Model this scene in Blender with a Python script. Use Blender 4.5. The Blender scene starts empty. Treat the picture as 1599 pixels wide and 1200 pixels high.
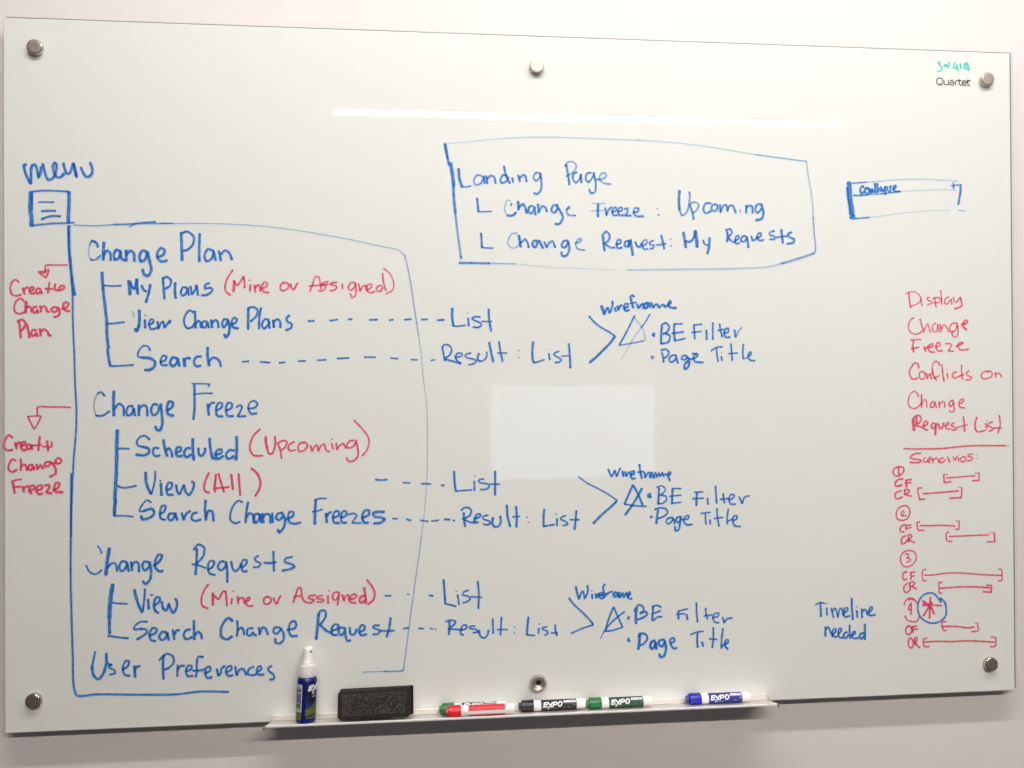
import bpy, bmesh, math, random
from mathutils import Vector, Matrix

# ---------------------------------------------------------------- camera
# metres; the board's lower left front corner is the origin, the wall runs along x,
# z is up, the room lies towards -y
sc = bpy.context.scene
cd = bpy.data.cameras.new('camera'); cam = bpy.data.objects.new('camera', cd)
sc.collection.objects.link(cam); sc.camera = cam
cam.location = (0.75469, -1.32207, 0.58409)
cam.rotation_euler = (1.57503, 0.00514, -0.08526)
cd.sensor_width = 36.0; cd.lens = 1150.0 * 36.0 / 1599.0
cd.clip_start = 0.02; cd.clip_end = 60
sc.render.resolution_x = 1024; sc.render.resolution_y = 768

# ---------------------------------------------------------------- room ambience
w = bpy.data.worlds.new('World'); sc.world = w; w.use_nodes = True
bg = w.node_tree.nodes['Background']
bg.inputs[0].default_value = (1.0, 0.88, 0.80, 1); bg.inputs[1].default_value = 0.045
sc.view_settings.view_transform = 'Standard'; sc.view_settings.look = 'None'
sc.view_settings.exposure = 0.12; sc.view_settings.gamma = 1.0
LAMP_NEAR = 70.0      # ceiling lamp close to the wall (radiance)
LAMP_FAR = 172.0       # ceiling lamp further into the room

W, H = 1.829, 1.219   # glass board
WALL_Y = 0.027        # wall plane behind the glass
GLASS = 0.006
rnd = random.Random(7)

# ---------------------------------------------------------------- helpers
def link(o):
    sc.collection.objects.link(o); return o

def empty(name, label, cat, loc=(0, 0, 0), group=None):
    o = link(bpy.data.objects.new(name, None)); o.location = loc; o.empty_display_size = 0.02
    o['label'] = label; o['category'] = cat
    if group: o['group'] = group
    return o

def obj(name, bm, mat, parent=None, smooth=False, label=None):
    me = bpy.data.meshes.new(name)
    if smooth:
        for f in bm.faces: f.smooth = True
    bm.to_mesh(me); bm.free()
    me.materials.append(mat)
    o = link(bpy.data.objects.new(name, me))
    if parent: o.parent = parent
    if label: o['label'] = label
    return o

def box(bm, x0, x1, y0, y1, z0, z1, bev=0, seg=2):
    r = bmesh.ops.create_cube(bm, size=1)
    for v in r['verts']:
        v.co = Vector((x0 + (v.co.x + .5) * (x1 - x0), y0 + (v.co.y + .5) * (y1 - y0), z0 + (v.co.z + .5) * (z1 - z0)))
    if bev:
        es = list({e for v in r['verts'] for e in v.link_edges})
        bmesh.ops.bevel(bm, geom=es, offset=bev, segments=seg, affect='EDGES', profile=.5)
    return bm

def lathe(bm, prof, n=40, axis='z', closed=True):
    """prof: list of (radius, height); revolve round z, then lay along the axis asked for"""
    rings = []
    for r, h in prof:
        ring = []
        if r < 1e-6:
            ring = [bm.verts.new((0, 0, h))]
        else:
            for i in range(n):
                a = 2 * math.pi * i / n
                ring.append(bm.verts.new((r * math.cos(a), r * math.sin(a), h)))
        rings.append(ring)
    for a, b in zip(rings, rings[1:]):
        for i in range(n):
            j = (i + 1) % n
            if len(a) == 1 and len(b) == 1: continue
            if len(a) == 1: bm.faces.new((a[0], b[i], b[j]))
            elif len(b) == 1: bm.faces.new((a[i], a[j], b[0]))
            else: bm.faces.new((a[i], a[j], b[j], b[i]))
    if axis == 'x':
        for v in bm.verts: v.co = Vector((v.co.z, v.co.y, -v.co.x))
    elif axis == '-y':
        for v in bm.verts: v.co = Vector((v.co.x, -v.co.z, v.co.y))
    bmesh.ops.recalc_face_normals(bm, faces=bm.faces[:])
    return bm

def sharp(o, ang=35):
    me = o.data
    for p in me.polygons: p.use_smooth = True
    try: me.set_sharp_from_angle(angle=math.radians(ang))
    except Exception: pass
    return o

# ---------------------------------------------------------------- materials
def mat(name):
    m = bpy.data.materials.new(name); m.use_nodes = True
    nt = m.node_tree; return m, nt, nt.nodes['Principled BSDF']

def plain(name, col, rough=.5, metal=0., noise=0., nscale=40., bump=0., bscale=300., spec=.5, coat=0.):
    m, nt, p = mat(name)
    p.inputs['Base Color'].default_value = (*col, 1); p.inputs['Roughness'].default_value = rough
    p.inputs['Metallic'].default_value = metal; p.inputs['Specular IOR Level'].default_value = spec
    p.inputs['Coat Weight'].default_value = coat
    tc = nt.nodes.new('ShaderNodeTexCoord')
    if noise:
        n = nt.nodes.new('ShaderNodeTexNoise'); n.inputs['Scale'].default_value = nscale; n.inputs['Detail'].default_value = 5
        nt.links.new(tc.outputs['Object'], n.inputs['Vector'])
        mp = nt.nodes.new('ShaderNodeMapRange'); mp.inputs['From Min'].default_value = .3; mp.inputs['From Max'].default_value = .7
        mp.inputs['To Min'].default_value = 1 - noise; mp.inputs['To Max'].default_value = 1 + noise
        nt.links.new(n.outputs['Fac'], mp.inputs['Value'])
        mx = nt.nodes.new('ShaderNodeVectorMath'); mx.operation = 'SCALE'
        mx.inputs[0].default_value = col
        nt.links.new(mp.outputs['Result'], mx.inputs['Scale']); nt.links.new(mx.outputs[0], p.inputs['Base Color'])
    if bump:
        n = nt.nodes.new('ShaderNodeTexNoise'); n.inputs['Scale'].default_value = bscale; n.inputs['Detail'].default_value = 6
        nt.links.new(tc.outputs['Object'], n.inputs['Vector'])
        b = nt.nodes.new('ShaderNodeBump'); b.inputs['Strength'].default_value = bump; b.inputs['Distance'].default_value = .001
        nt.links.new(n.outputs['Fac'], b.inputs['Height']); nt.links.new(b.outputs[0], p.inputs['Normal'])
    return m

M = {}
M['wall'] = plain('painted_wall', (.80, .735, .70), .75, noise=.012, nscale=3, bump=.25, bscale=220, spec=.3)
M['glass'] = plain('white_glass', (.80, .803, .752), .012, noise=.008, nscale=2.2, spec=.5)
M['backing'] = plain('grey_backing', (.20, .19, .18), .6, noise=.05)
M['edge'] = plain('ground_glass_edge', (.72, .74, .72), .22, spec=.7)
M['alu'] = plain('satin_aluminium', (.72, .685, .65), .38, metal=.55, noise=.03, nscale=60)
M['alu_edge'] = plain('bright_aluminium_edge', (.93, .91, .88), .3, metal=.2)
M['grey_cap'] = plain('grey_plastic_cap', (.22, .20, .19), .5, noise=.1)
M['eraser'] = plain('black_foam', (.021, .018, .017), .85, noise=.35, nscale=160, bump=1.0, bscale=700, spec=.35)
M['eraser_dust'] = plain('chalky_black_foam', (.046, .040, .037), .9, noise=.75, nscale=220, bump=1.0, bscale=900, spec=.3)
M['felt'] = plain('charcoal_felt', (.02, .015, .016), .95, noise=.3, nscale=300, bump=1, bscale=1200, spec=.1)
M['white_plastic'] = plain('white_plastic', (.83, .80, .79), .3, noise=.015, spec=.5)
M['frosted'] = plain('matte_white_plastic', (.80, .77, .77), .45, noise=.02)
M['black_plastic'] = plain('black_plastic', (.012, .011, .013), .28)
M['green_plastic'] = plain('green_plastic', (.008, .16, .045), .25)
M['red_plastic'] = plain('red_plastic', (.72, .012, .018), .28)
M['blue_plastic'] = plain('blue_plastic', (.008, .018, .40), .25)
M['bottle_blue'] = plain('blue_bottle_plastic', (.005, .009, .125), .27, noise=.05)
M['lab_black'] = plain('black_print', (.012, .012, .014), .35)
M['lab_green'] = plain('dark_green_print', (.006, .065, .035), .35)
M['lab_blue'] = plain('navy_print', (.010, .022, .25), .35)
M['lab_red'] = plain('red_print', (.62, .014, .03), .35)
M['lab_night'] = plain('night_blue_print', (.008, .010, .035), .35)
M['lab_mid'] = plain('deep_blue_print', (.010, .030, .10), .35)
M['lab_lime'] = plain('lime_green_print', (.10, .14, .014), .4, noise=.12, nscale=300)
M['lab_grey'] = plain('pale_grey_print', (.50, .53, .60), .4, noise=.06, nscale=200)
M['lab_violet'] = plain('slate_violet_print', (.13, .13, .27), .4, noise=.1, nscale=200)
M['print_white'] = plain('white_print', (.86, .86, .86), .4)
M['print_dim'] = plain('dim_grey_print', (.16, .18, .19), .4)
M['hole_black'] = plain('dark_hole', (.006, .006, .006), .7)  # near-black colour paints in the shade inside the open holes
M['fixture'] = plain('white_fixture_housing', (.75, .75, .73), .5)

def knob_mat():
    m, nt, p = mat('brushed_nickel')
    p.inputs['Metallic'].default_value = 1; p.inputs['Roughness'].default_value = .52
    p.inputs['Base Color'].default_value = (.50, .425, .37, 1)
    tc = nt.nodes.new('ShaderNodeTexCoord'); n = nt.nodes.new('ShaderNodeTexNoise')
    n.inputs['Scale'].default_value = 250; n.inputs['Detail'].default_value = 4
    b = nt.nodes.new('ShaderNodeBump'); b.inputs['Strength'].default_value = .35; b.inputs['Distance'].default_value = .0004
    nt.links.new(tc.outputs['Object'], n.inputs['Vector']); nt.links.new(n.outputs['Fac'], b.inputs['Height']); nt.links.new(b.outputs[0], p.inputs['Normal'])
    return m
M['knob'] = knob_mat()
M['knob_side'] = plain('polished_nickel', (.60, .54, .49), .16, metal=1)
m, nt, p = mat('clear_acrylic'); p.inputs['Base Color'].default_value = (.80, .80, .76, 1)
p.inputs['Transmission Weight'].default_value = .75; p.inputs['Roughness'].default_value = .12; M['acrylic'] = m

def emit(name, col, s):
    m, nt, p = mat(name); nt.nodes.remove(p)
    e = nt.nodes.new('ShaderNodeEmission'); e.inputs[0].default_value = (*col, 1); e.inputs[1].default_value = s
    nt.links.new(e.outputs[0], nt.nodes['Material Output'].inputs[0]); return m

def ink(name, col, thin):
    """dry-erase ink: pale halo painted round the edge, streaky along the stroke, thin in the middle of fast strokes"""
    m, nt, p = mat(name); N = nt.nodes; L = nt.links
    p.inputs['Base Color'].default_value = (*col, 1); p.inputs['Roughness'].default_value = .55
    p.inputs['Specular IOR Level'].default_value = .25
    uv = N.new('ShaderNodeUVMap'); uv.uv_map = 'stroke'
    u2 = N.new('ShaderNodeUVMap'); u2.uv_map = 'density'
    s = N.new('ShaderNodeSeparateXYZ'); L.new(uv.outputs[0], s.inputs[0])
    s2 = N.new('ShaderNodeSeparateXYZ'); L.new(u2.outputs[0], s2.inputs[0])
    def ma(op, a, b=None, c=None, clamp=False):
        n = N.new('ShaderNodeMath'); n.operation = op; n.use_clamp = clamp
        for i, v in enumerate((a, b, c)):
            if v is None: continue
            if hasattr(v, 'links'): L.new(v, n.inputs[i])
            else: n.inputs[i].default_value = v
        return n.outputs[0]
    v = s.outputs['Y']
    e = ma('MULTIPLY', ma('SUBTRACT', .5, ma('ABSOLUTE', ma('SUBTRACT', v, .5))), 2.0)   # 0 at rim, 1 in middle
    edge = ma('SMOOTHSTEP' if False else 'MULTIPLY', e, 3.2, clamp=True)
    rim = ma('MULTIPLY', ma('SUBTRACT', 1.0, e), .35)                                     # slightly denser towards the rim
    cv = N.new('ShaderNodeCombineXYZ')
    L.new(ma('MULTIPLY', s.outputs['X'], .22), cv.inputs[0]); L.new(ma('MULTIPLY', v, 3.0), cv.inputs[1]); L.new(ma('MULTIPLY', s2.outputs['Y'], 97.), cv.inputs[2])
    nz = N.new('ShaderNodeTexNoise'); nz.inputs['Scale'].default_value = 1.9; nz.inputs['Detail'].default_value = 3
    L.new(cv.outputs[0], nz.inputs['Vector'])
    st = ma('MAXIMUM', ma('ADD', ma('MULTIPLY', nz.outputs['Fac'], 3.6), -1.33), .18)
    core = ma('MULTIPLY', ma('SUBTRACT', e, .22), 3.0, clamp=True)
    dn = ma('MULTIPLY', ma('MULTIPLY', s2.outputs['X'], s2.outputs['X']), ma('ADD', st, rim))
    a = ma('MULTIPLY', dn, core)
    a = ma('MINIMUM', a, .95, clamp=True)
    tint = ma('MULTIPLY', ma('MULTIPLY', ma('ADD', s2.outputs['X'], .1), edge), .85, clamp=True)  # tint reaches past the core: painted halo, partly the stroke's shade through the glass
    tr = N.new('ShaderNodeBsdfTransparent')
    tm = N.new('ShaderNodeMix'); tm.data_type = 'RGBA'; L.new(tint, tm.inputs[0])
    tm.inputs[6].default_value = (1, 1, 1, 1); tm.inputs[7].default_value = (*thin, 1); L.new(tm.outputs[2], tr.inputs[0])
    mx = N.new('ShaderNodeMixShader')
    L.new(a, mx.inputs[0]); L.new(tr.outputs[0], mx.inputs[1]); L.new(p.outputs[0], mx.inputs[2])
    L.new(mx.outputs[0], N['Material Output'].inputs[0])
    return m
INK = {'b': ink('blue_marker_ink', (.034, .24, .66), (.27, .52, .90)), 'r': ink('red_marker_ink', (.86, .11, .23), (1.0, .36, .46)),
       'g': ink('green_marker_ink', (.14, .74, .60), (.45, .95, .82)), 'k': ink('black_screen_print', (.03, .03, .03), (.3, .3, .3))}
INKNAME = {'b': 'blue', 'r': 'red', 'g': 'faint green', 'k': 'black'}

# handwriting on the glass: marker strokes, width then x z pairs in tenths of a millimetre on the board
INK_DATA = """
# b|menu
4.6~0.88:331 9660 347 9678 374 9684
4.6~0.88:331 9660 352 9564 395 9450 444 9354
4.6~0.88:444 9354 450 9474 450 9600 466 9669
4.6~0.88:466 9669 510 9687 548 9602 569 9465
4.6~0.88:574 9465 607 9557 613 9649
4.6~0.88:640 9701 662 9616 694 9490 737 9428 803 9458 846 9539 868 9643 858 9711 830 9728 809 9664 825 9562 868 9482 928 9474 988 9542
4.6~0.88:978 9719 999 9634 1032 9543 1075 9544 1119 9648 1136 9723 1163 9649 1190 9489
4.6~0.88:1147 9717 1169 9603 1201 9489
4.6~0.88:1267 9651 1305 9560 1360 9492 1415 9510 1454 9574 1443 9677 1416 9740
# b|I:menu icon box
7~0.88:444 9217 441 9063 434 8915 454 8790 453 8636
3~0.88:471 9201 467 9064 467 8904
3~0.88:476 9224 606 9240 759 9245 911 9240 1064 9234
6~0.88:1066 9228 1069 9085 1063 8913 1057 8799 1060 8707
3~0.88:464 8642 583 8660 801 8683 1019 8693 1150 8703
# b|I:menu icon lines
2.4~0.88:568 9043 671 9049 780 9046 823 9049
3.6~0.88:616 8889 714 8899 845 8901
3.8~0.88:616 8752 714 8794 801 8812 926 8808
# b|O:big menu outline
5~0.95:1065 8647 1067 8350 1097 7910 1128 7636 1159 7460
2~0.74:1047 8624 1066 8130 1107 7691
3.2~0.95:1107 7724 1122 7449 1126 6976 1146 6482 1160 5933 1180 5494 1174 5142 1136 4671 1120 4397 1098 3849 1086 3301
3.6~0.95:1094 4397 1087 3849 1084 3301 1079 2622 1093 1932 1112 1253 1132 727 1173 605 1488 608 2281 571 2868 558 3212 588 3698 563
1.6~0.74:1152 8659 1509 8653 1805 8679
2.6~0.95:1805 8679 2113 8694 2358 8725 2497 8733
2.2~0.74:2060 8638 2166 8695 2465 8704 2786 8714
1.2~0.59:2572 8706 3379 8717 3758 8711 4468 8670 5295 8557 5963 8440 6411 8343 6659 8289 6772 8199
1.6~0.67:6772 8199 6827 7960 6871 7732 6970 7047 7003 6819
1.1~0.52:7003 6819 7053 6476 7090 6019 7156 5447 7159 4876 7150 4306 7096 3599 7043 3167
1.5~0.67:7043 3167 6961 2599 6862 1897 6803 1466 6716 822
2.2~0.74:6716 822 6660 813 6378 818
1.5~0.59:6378 818 6009 820
# b|Change
3~0.62:1509 8369 1443 8401 1403 8312
4~0.88:1443 8395 1522 8355 1540 8286
2~0.44:1403 8312 1389 8161 1423 8065
3.5~0.7:1423 8065 1508 8074 1582 8141
5~0.88:1641 8370 1630 8218 1629 8067
4.4~0.88:1629 8136 1688 8230 1740 8192 1751 8060
4.6~0.88:1910 8221 1847 8243 1804 8159 1820 8071 1883 8099 1918 8208
4.4~0.88:1915 8216 1931 8097 1979 8062
5~0.88:2006 8236 2010 8056
4.4~0.88:2011 8153 2077 8229 2133 8196 2143 8047
5~0.88:2357 8212 2282 8236 2229 8142 2255 8045 2316 8073 2362 8185
5~0.88:2362 8212 2409 8005 2425 7894 2369 7797 2310 7821 2281 7907
4.4~0.88:2517 8122 2624 8160 2651 8243 2584 8284 2530 8200 2535 8103 2597 8048 2690 8069
# b|Plan
5~0.88:2925 8552 2933 8316 2940 8071
4.2~0.88:2915 8533 3028 8573 3135 8485 3121 8346 3013 8247 2951 8238
4.6~0.88:3238 8537 3229 8291 3228 8054
4.2~0.88:3464 8243 3377 8273 3317 8153 3350 8055 3431 8098 3472 8210
4.2~0.88:3472 8238 3506 8076
4.2~0.88:3561 8239 3593 8072
4.2~0.88:3594 8178 3662 8251 3735 8213 3783 8087
# b|B:tree bracket beside My Plans
5~0.95:1607 7854 1617 7639 1651 7308 1684 6978 1684 6812 1710 6542
4.4~0.95:1694 6523 1714 6371 1740 6239
2.8~0.95:1639 7628 1771 7618 1924 7625
2.8~0.95:1663 6964 1822 6978 1976 6998
3~0.95:1740 6239 1926 6244 2125 6260
# b|My
5.5~0.95:2049 7711 2062 7587 2067 7471
4.5~0.95:2068 7697 2115 7587 2142 7573 2182 7726
5~0.95:2182 7740 2185 7615 2200 7483
4~0.95:2264 7630 2301 7547 2341 7528
4.5~0.95:2408 7644 2381 7506 2333 7339
# b|Plans
4~0.95:2617 7771 2627 7590 2643 7402
3.8~0.95:2609 7743 2676 7785 2751 7730 2729 7619 2649 7577
4.4~0.95:2823 7681 2817 7536 2830 7411
3.8~0.95:3019 7593 2957 7606 2917 7509 2949 7453 3011 7509 3030 7593
3.8~0.95:3030 7593 3051 7468
3.8~0.95:3078 7621 3105 7482 3173 7594 3181 7650 3207 7469
3.8~0.95:3402 7679 3335 7651 3321 7581 3429 7596 3451 7554 3375 7484 3267 7461
# b|View
1.5~0.57:2109 7186 2135 7089
5~0.95:2221 7200 2225 7034 2214 6924
5~0.95:2214 6924 2180 6841 2148 6882
4~0.95:2313 7035 2321 6896
2~0.95:2314 7118 2332 7107
3.4~0.95:2366 6952 2446 6979 2460 7035 2420 7049 2385 6979 2419 6874 2513 6896
3.6~0.95:2527 7007 2540 6883 2593 6994 2620 7008 2641 6897 2700 6980 2741 7036 2727 6980
# b|Change
3.8~0.95:3125 7170 3064 7204 2991 7120 2969 6981 3022 6892 3103 6911 3152 6981
4.2~0.95:3152 7190 3157 7037 3162 6898
3.8~0.95:3162 6967 3211 7023 3243 6995 3251 6903
3.8~0.95:3351 7009 3292 7015 3270 6926 3319 6898 3368 6996 3386 6904
4.4~0.95:3427 7037 3440 6904
3.8~0.95:3441 6982 3503 7038 3535 7004 3551 6904
3.8~0.95:3712 7038 3644 7052 3611 6954 3643 6904 3712 7010
4.6~0.95:3712 7038 3738 6899 3711 6773 3670 6731 3651 6787
3.8~0.95:3766 6955 3847 6997 3861 7053 3812 7080 3774 7010 3793 6913 3888 6893
# b|Plans
4.4~0.95:4058 7249 4052 7039 4051 6877
3.8~0.95:4058 7249 4148 7264 4216 7208 4194 7110 4093 7011
3.8~0.95:4271 7250 4243 7068 4237 6885
3.8~0.95:4407 7040 4339 7054 4284 6942 4324 6886 4393 6956 4407 7026 4420 6894
3.8~0.95:4476 7040 4494 6900 4495 7012 4558 7055 4599 7012 4604 6906
3.8~0.95:4764 7125 4709 7069 4723 7013 4797 6971 4786 6900 4695 6858
# b|Search
3~0.95:2400 6503 2365 6578 2285 6586 2205 6481 2197 6404 2271 6384
5~0.95:2271 6384 2405 6370 2479 6314 2471 6231 2391 6171 2311 6171
3.6~0.95:2565 6300 2658 6342 2672 6397 2618 6420 2578 6342 2591 6259 2685 6253
4.6~0.95:2854 6369 2779 6383 2731 6292 2779 6231 2846 6286 2865 6369
4~0.95:2865 6369 2891 6236
5~0.95:2961 6369 2980 6230
4~0.95:2972 6313 3007 6374 3074 6369
4~0.95:3258 6402 3177 6396 3133 6313 3168 6235 3249 6243
4.6~0.95:3366 6558 3366 6396 3392 6243
4~0.95:3384 6312 3452 6382 3520 6368 3574 6298 3587 6228
# r|A:upper red arrow
2.6~0.95:1040 7973 851 7971 682 7962 681 7838
2.6~0.95:681 7838 564 7859
2.6~0.95:564 7859 629 7797 689 7751
2.6~0.95:689 7751 720 7825 741 7894 668 7866 569 7854
# r|Create
3~0.95:247 7671 200 7717 135 7670 109 7574 135 7465 213 7439 290 7466
3.4~0.95:309 7576 329 7507 342 7467
3.6~0.95:335 7535 369 7582 407 7576
3.6~0.95:420 7516 485 7549 485 7590 446 7590 420 7535 446 7481 506 7489
3.6~0.95:603 7556 550 7572 524 7509 558 7473 605 7528 621 7479
3~0.95:746 7674 733 7578 720 7491
3.6~0.95:681 7564 798 7565
3.6~0.95:837 7648 837 7552 863 7544 916 7538 981 7566 994 7607 942 7621 903 7579 929 7547
# r|Change
3~0.95:334 7344 277 7398 212 7357 173 7261 186 7165 264 7133 355 7180
4.6~0.95:368 7344 360 7221 355 7152
3.6~0.95:360 7234 407 7262 446 7235 459 7161
3.6~0.95:542 7249 498 7254 472 7180 510 7145 550 7208 563 7145
3.6~0.95:594 7271 609 7167
3.6~0.95:610 7235 654 7271 693 7236 706 7181 745 7167
3.6~0.95:889 7236 823 7255 771 7209 823 7162 889 7209
3.6~0.95:889 7245 915 7168 888 7099 818 7080
3.6~0.95:941 7223 1033 7251 1059 7320 994 7333 967 7278 1006 7196 1080 7182
# r|Plan
3.8~0.95:245 7029 263 6893 276 6723
3.8~0.95:219 7002 302 7035 354 6975 328 6893 276 6838
3.8~0.95:380 6953 401 6838 419 6729
3.8~0.95:531 6852 471 6860 445 6784 484 6751 531 6811 549 6743
3.8~0.95:588 6879 601 6756
3.8~0.95:601 6825 653 6871 718 6825 731 6770 770 6762
# r|(Mine
3.2~0.8:3796 7911 3728 7807 3673 7681 3673 7541 3754 7472
4.4~0.8:3815 7724 3814 7626 3803 7536
3.4~0.8:3815 7715 3863 7640 3918 7697 3978 7801
3.4~0.8:3978 7801 3994 7683 3994 7599
3.4~0.8:4095 7656 4086 7544
2~0.8:4068 7740 4087 7726
3.4~0.8:4163 7651 4176 7527
3.4~0.8:4177 7595 4218 7651 4251 7646 4261 7539
3.4~0.8:4289 7587 4376 7635 4371 7700 4322 7697 4289 7587 4327 7528 4409 7523
# r|or
3.4~0.8:4670 7702 4615 7659 4607 7575 4656 7553 4725 7590 4753 7660 4712 7694 4643 7688
3.4~0.8:4780 7674 4807 7590 4835 7576 4890 7675 4904 7689
# r|Assigned
3~0.8:5111 7544 5167 7691 5209 7804 5264 7805 5291 7692 5305 7593
3~0.8:5097 7634 5208 7649 5430 7670
3~0.8:5430 7721 5333 7692 5305 7670 5388 7636 5346 7565 5263 7556
3~0.8:5583 7708 5486 7693 5463 7671 5583 7637 5555 7581 5457 7557
3~0.8:5675 7681 5680 7596
3~0.8:5904 7696 5834 7710 5778 7610 5819 7568 5890 7625 5909 7691
3~0.8:5904 7696 5917 7583 5897 7469 5847 7435 5814 7511
3~0.8:5960 7683 5987 7555 6029 7640 6085 7655
3~0.8:6085 7655 6099 7570 6183 7627 6198 7670 6128 7675 6105 7570 6169 7522 6239 7551
3~0.8:6366 7657 6296 7642 6267 7571 6338 7551 6386 7629
3~0.8:6381 7870 6395 7728 6436 7572
2.2~0.8:6396 7962 6508 7871 6577 7701 6563 7587 6441 7506
# b|D:dashed line to List
3.6~0.95:5081 7022 5137 7022 5184 7025
3.2~0.95:5455 7032 5525 7037 5589 7052
3.2~0.95:5775 7052 5845 7058
3.2~0.95:6145 7045 6288 7051
3.2~0.95:6496 7040 6563 7051
3.2~0.95:6761 7049 6880 7061
3.2~0.95:7064 7053 7169 7056
3.2~0.95:7345 7042 7468 7051
# b|D:dashed line to Result List
2.8~0.95:3946 6306 4063 6317
3.2~0.95:4254 6305 4424 6291
2.8~0.95:4577 6287 4684 6296
3.2~0.95:4905 6315 5032 6320
2.8~0.95:5236 6331 5391 6339
3~0.95:5578 6361 5787 6372
2.8~0.95:6052 6386 6248 6383
2.8~0.95:6515 6368 6642 6357
2.8~0.95:6874 6339 6987 6336
2.4~0.95:7228 6321 7293 6338
# b|Change
3~0.95:1647 5724 1586 5793 1528 5766
2~0.57:1528 5766 1480 5656 1469 5519 1501 5395
3.6~0.95:1501 5387 1606 5386 1725 5462
5~0.95:1797 5806 1792 5599 1796 5384
4~0.95:1797 5489 1884 5593 1950 5543 1963 5383
4~0.95:2115 5542 2043 5548 2003 5446 2029 5382 2096 5417 2123 5514 2149 5381
4.4~0.95:2211 5568 2210 5381
4~0.95:2210 5486 2282 5562 2336 5540 2354 5374
4~0.95:2522 5566 2461 5581 2415 5484 2442 5387 2509 5414 2562 5552
4.6~0.95:2576 5580 2594 5399 2602 5233 2561 5128 2508 5137 2487 5193
4.6~0.95:2682 5468 2763 5523 2782 5606 2718 5626 2683 5537 2696 5412 2789 5376
# b|Freeze
4~0.95:3140 5910 3140 5701 3139 5478 3119 5306
2.4~0.95:3095 5929 3262 5928 3397 5917 3369 5872
2.6~0.95:3121 5743 3261 5761 3445 5760
4.2~0.95:3363 5574 3381 5379
3.8~0.95:3374 5504 3422 5588 3477 5593
3.8~0.95:3509 5462 3598 5517 3606 5586 3552 5592 3503 5503 3525 5369 3617 5358
3.8~0.95:3679 5460 3769 5507 3769 5585 3707 5591 3671 5502 3698 5368 3796 5362
3.4~0.95:3850 5515 3910 5551 3943 5528 3896 5403 3869 5355 4005 5360
3.4~0.95:4046 5485 4169 5512 4210 5568 4156 5625 4079 5597 4052 5485 4101 5401 4196 5409
# b|B:tree bracket beside Scheduled
6~0.95:1851 5135 1842 4827 1836 4496 1819 4166 1808 3946
3.6~0.95:1808 3946 1792 3781 1792 3665
2.6~0.95:1835 3945 1818 3780 1813 3670
3~0.95:1856 4816 1948 4820 2049 4810
3~0.95:1854 4176 1946 4142 2052 4151 2164 4174
2.6~0.95:1792 3660 1945 3662 2117 3642
# b|Scheduled
3.4~0.95:2387 4964 2321 5028 2241 5021 2174 4933 2193 4864 2280 4844
4.4~0.95:2280 4844 2373 4807 2373 4737 2293 4697 2160 4712
3.8~0.95:2539 4813 2467 4825 2440 4737 2480 4681 2560 4693
4.6~0.95:2619 4961 2640 4817 2680 4678
4.2~0.95:2654 4762 2707 4816 2742 4774 2768 4663
4.2~0.95:2828 4732 2908 4772 2908 4828 2855 4828 2822 4746 2849 4676 2935 4680
4.2~0.95:3069 4812 3002 4807 2962 4716 3002 4652 3083 4701
5~0.95:3110 4973 3110 4784 3128 4603
4.2~0.95:3204 4810 3217 4699 3258 4676 3312 4739 3317 4809
4.6~0.95:3393 4975 3406 4808 3441 4640
4.2~0.95:3487 4690 3595 4722 3596 4783 3533 4778 3487 4695 3527 4625 3433 4640
4.2~0.95:3622 4666 3541 4617
4~0.95:3813 4761 3731 4770 3668 4693 3703 4614 3804 4663
4.8~0.95:3849 5004 3853 4802 3839 4601
# r|(Upcoming
3.2~0.95:4250 5128 4154 5037 4085 4897 4077 4772 4139 4673 4289 4663
4.4~0.95:4345 4993 4350 4880 4372 4782
3.4~0.95:4372 4782 4399 4698 4453 4697 4495 4795 4509 4879 4504 4996
3~0.95:4550 4878 4591 4765 4618 4611
3~0.95:4550 4878 4646 4927 4707 4904 4687 4820 4604 4751
3~0.95:4839 4903 4761 4862 4728 4792 4769 4741 4852 4762
3~0.95:5004 4895 4927 4868 4899 4776 4934 4727 5017 4760 5064 4830 5032 4887 4963 4887
3~0.95:5114 4829 5141 4730 5183 4814 5225 4842 5252 4729 5294 4827 5349 4855 5391 4741 5446 4721
3~0.95:5480 4867 5502 4768
2~0.95:5469 4938 5491 4938
3~0.95:5558 4866 5571 4753 5613 4823 5683 4859 5724 4780
3~0.95:5864 4919 5794 4906 5738 4808 5780 4779 5864 4820 5906 4919
3~0.95:5898 4925 5933 4777 5933 4635 5863 4557 5765 4553 5738 4610
2.6~0.95:5871 5270 6005 5130 6116 4973 6130 4860 6087 4733 6008 4640
# b|View
5~0.95:2319 4401 2332 4213 2371 4101 2411 4032
3~0.95:2411 4018 2451 4155 2479 4293 2479 4418
4.4~0.95:2572 4209 2584 4001
2.4~0.95:2553 4259 2575 4250
4~0.95:2665 4083 2751 4128 2759 4206 2705 4220 2665 4124 2691 4013 2777 4006
4~0.95:2826 4177 2852 4052 2884 4015 2946 4147 2960 4175 2986 4063 3040 3993 3107 4089 3127 4214 3089 4228
# r|(All)
3.6~0.95:3378 4377 3324 4252 3296 4114 3323 4052 3385 4034
2~0.95:3499 4291 3472 4194 3458 4083
3.4~0.95:3499 4347 3485 4194 3477 4041
3.4~0.95:3540 4360 3580 4220 3634 4038
3.4~0.95:3472 4105 3593 4114 3721 4126
4~0.95:3757 4343 3770 4217 3786 4083
3.6~0.95:3885 4355 3892 4187 3910 3978
4~0.95:4097 4447 4179 4379 4247 4238 4238 4098 4164 3959
# b|D:dashed line to List
3~0.95:6239 4214 6337 4204 6444 4211
2.8~0.95:6725 4153 6849 4145
2.8~0.95:7047 4130 7212 4122
3.2~0.95:7399 4096 7454 4089
# b|Search
3~0.95:2411 3880 2344 3922 2251 3827 2216 3731 2290 3730
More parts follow.
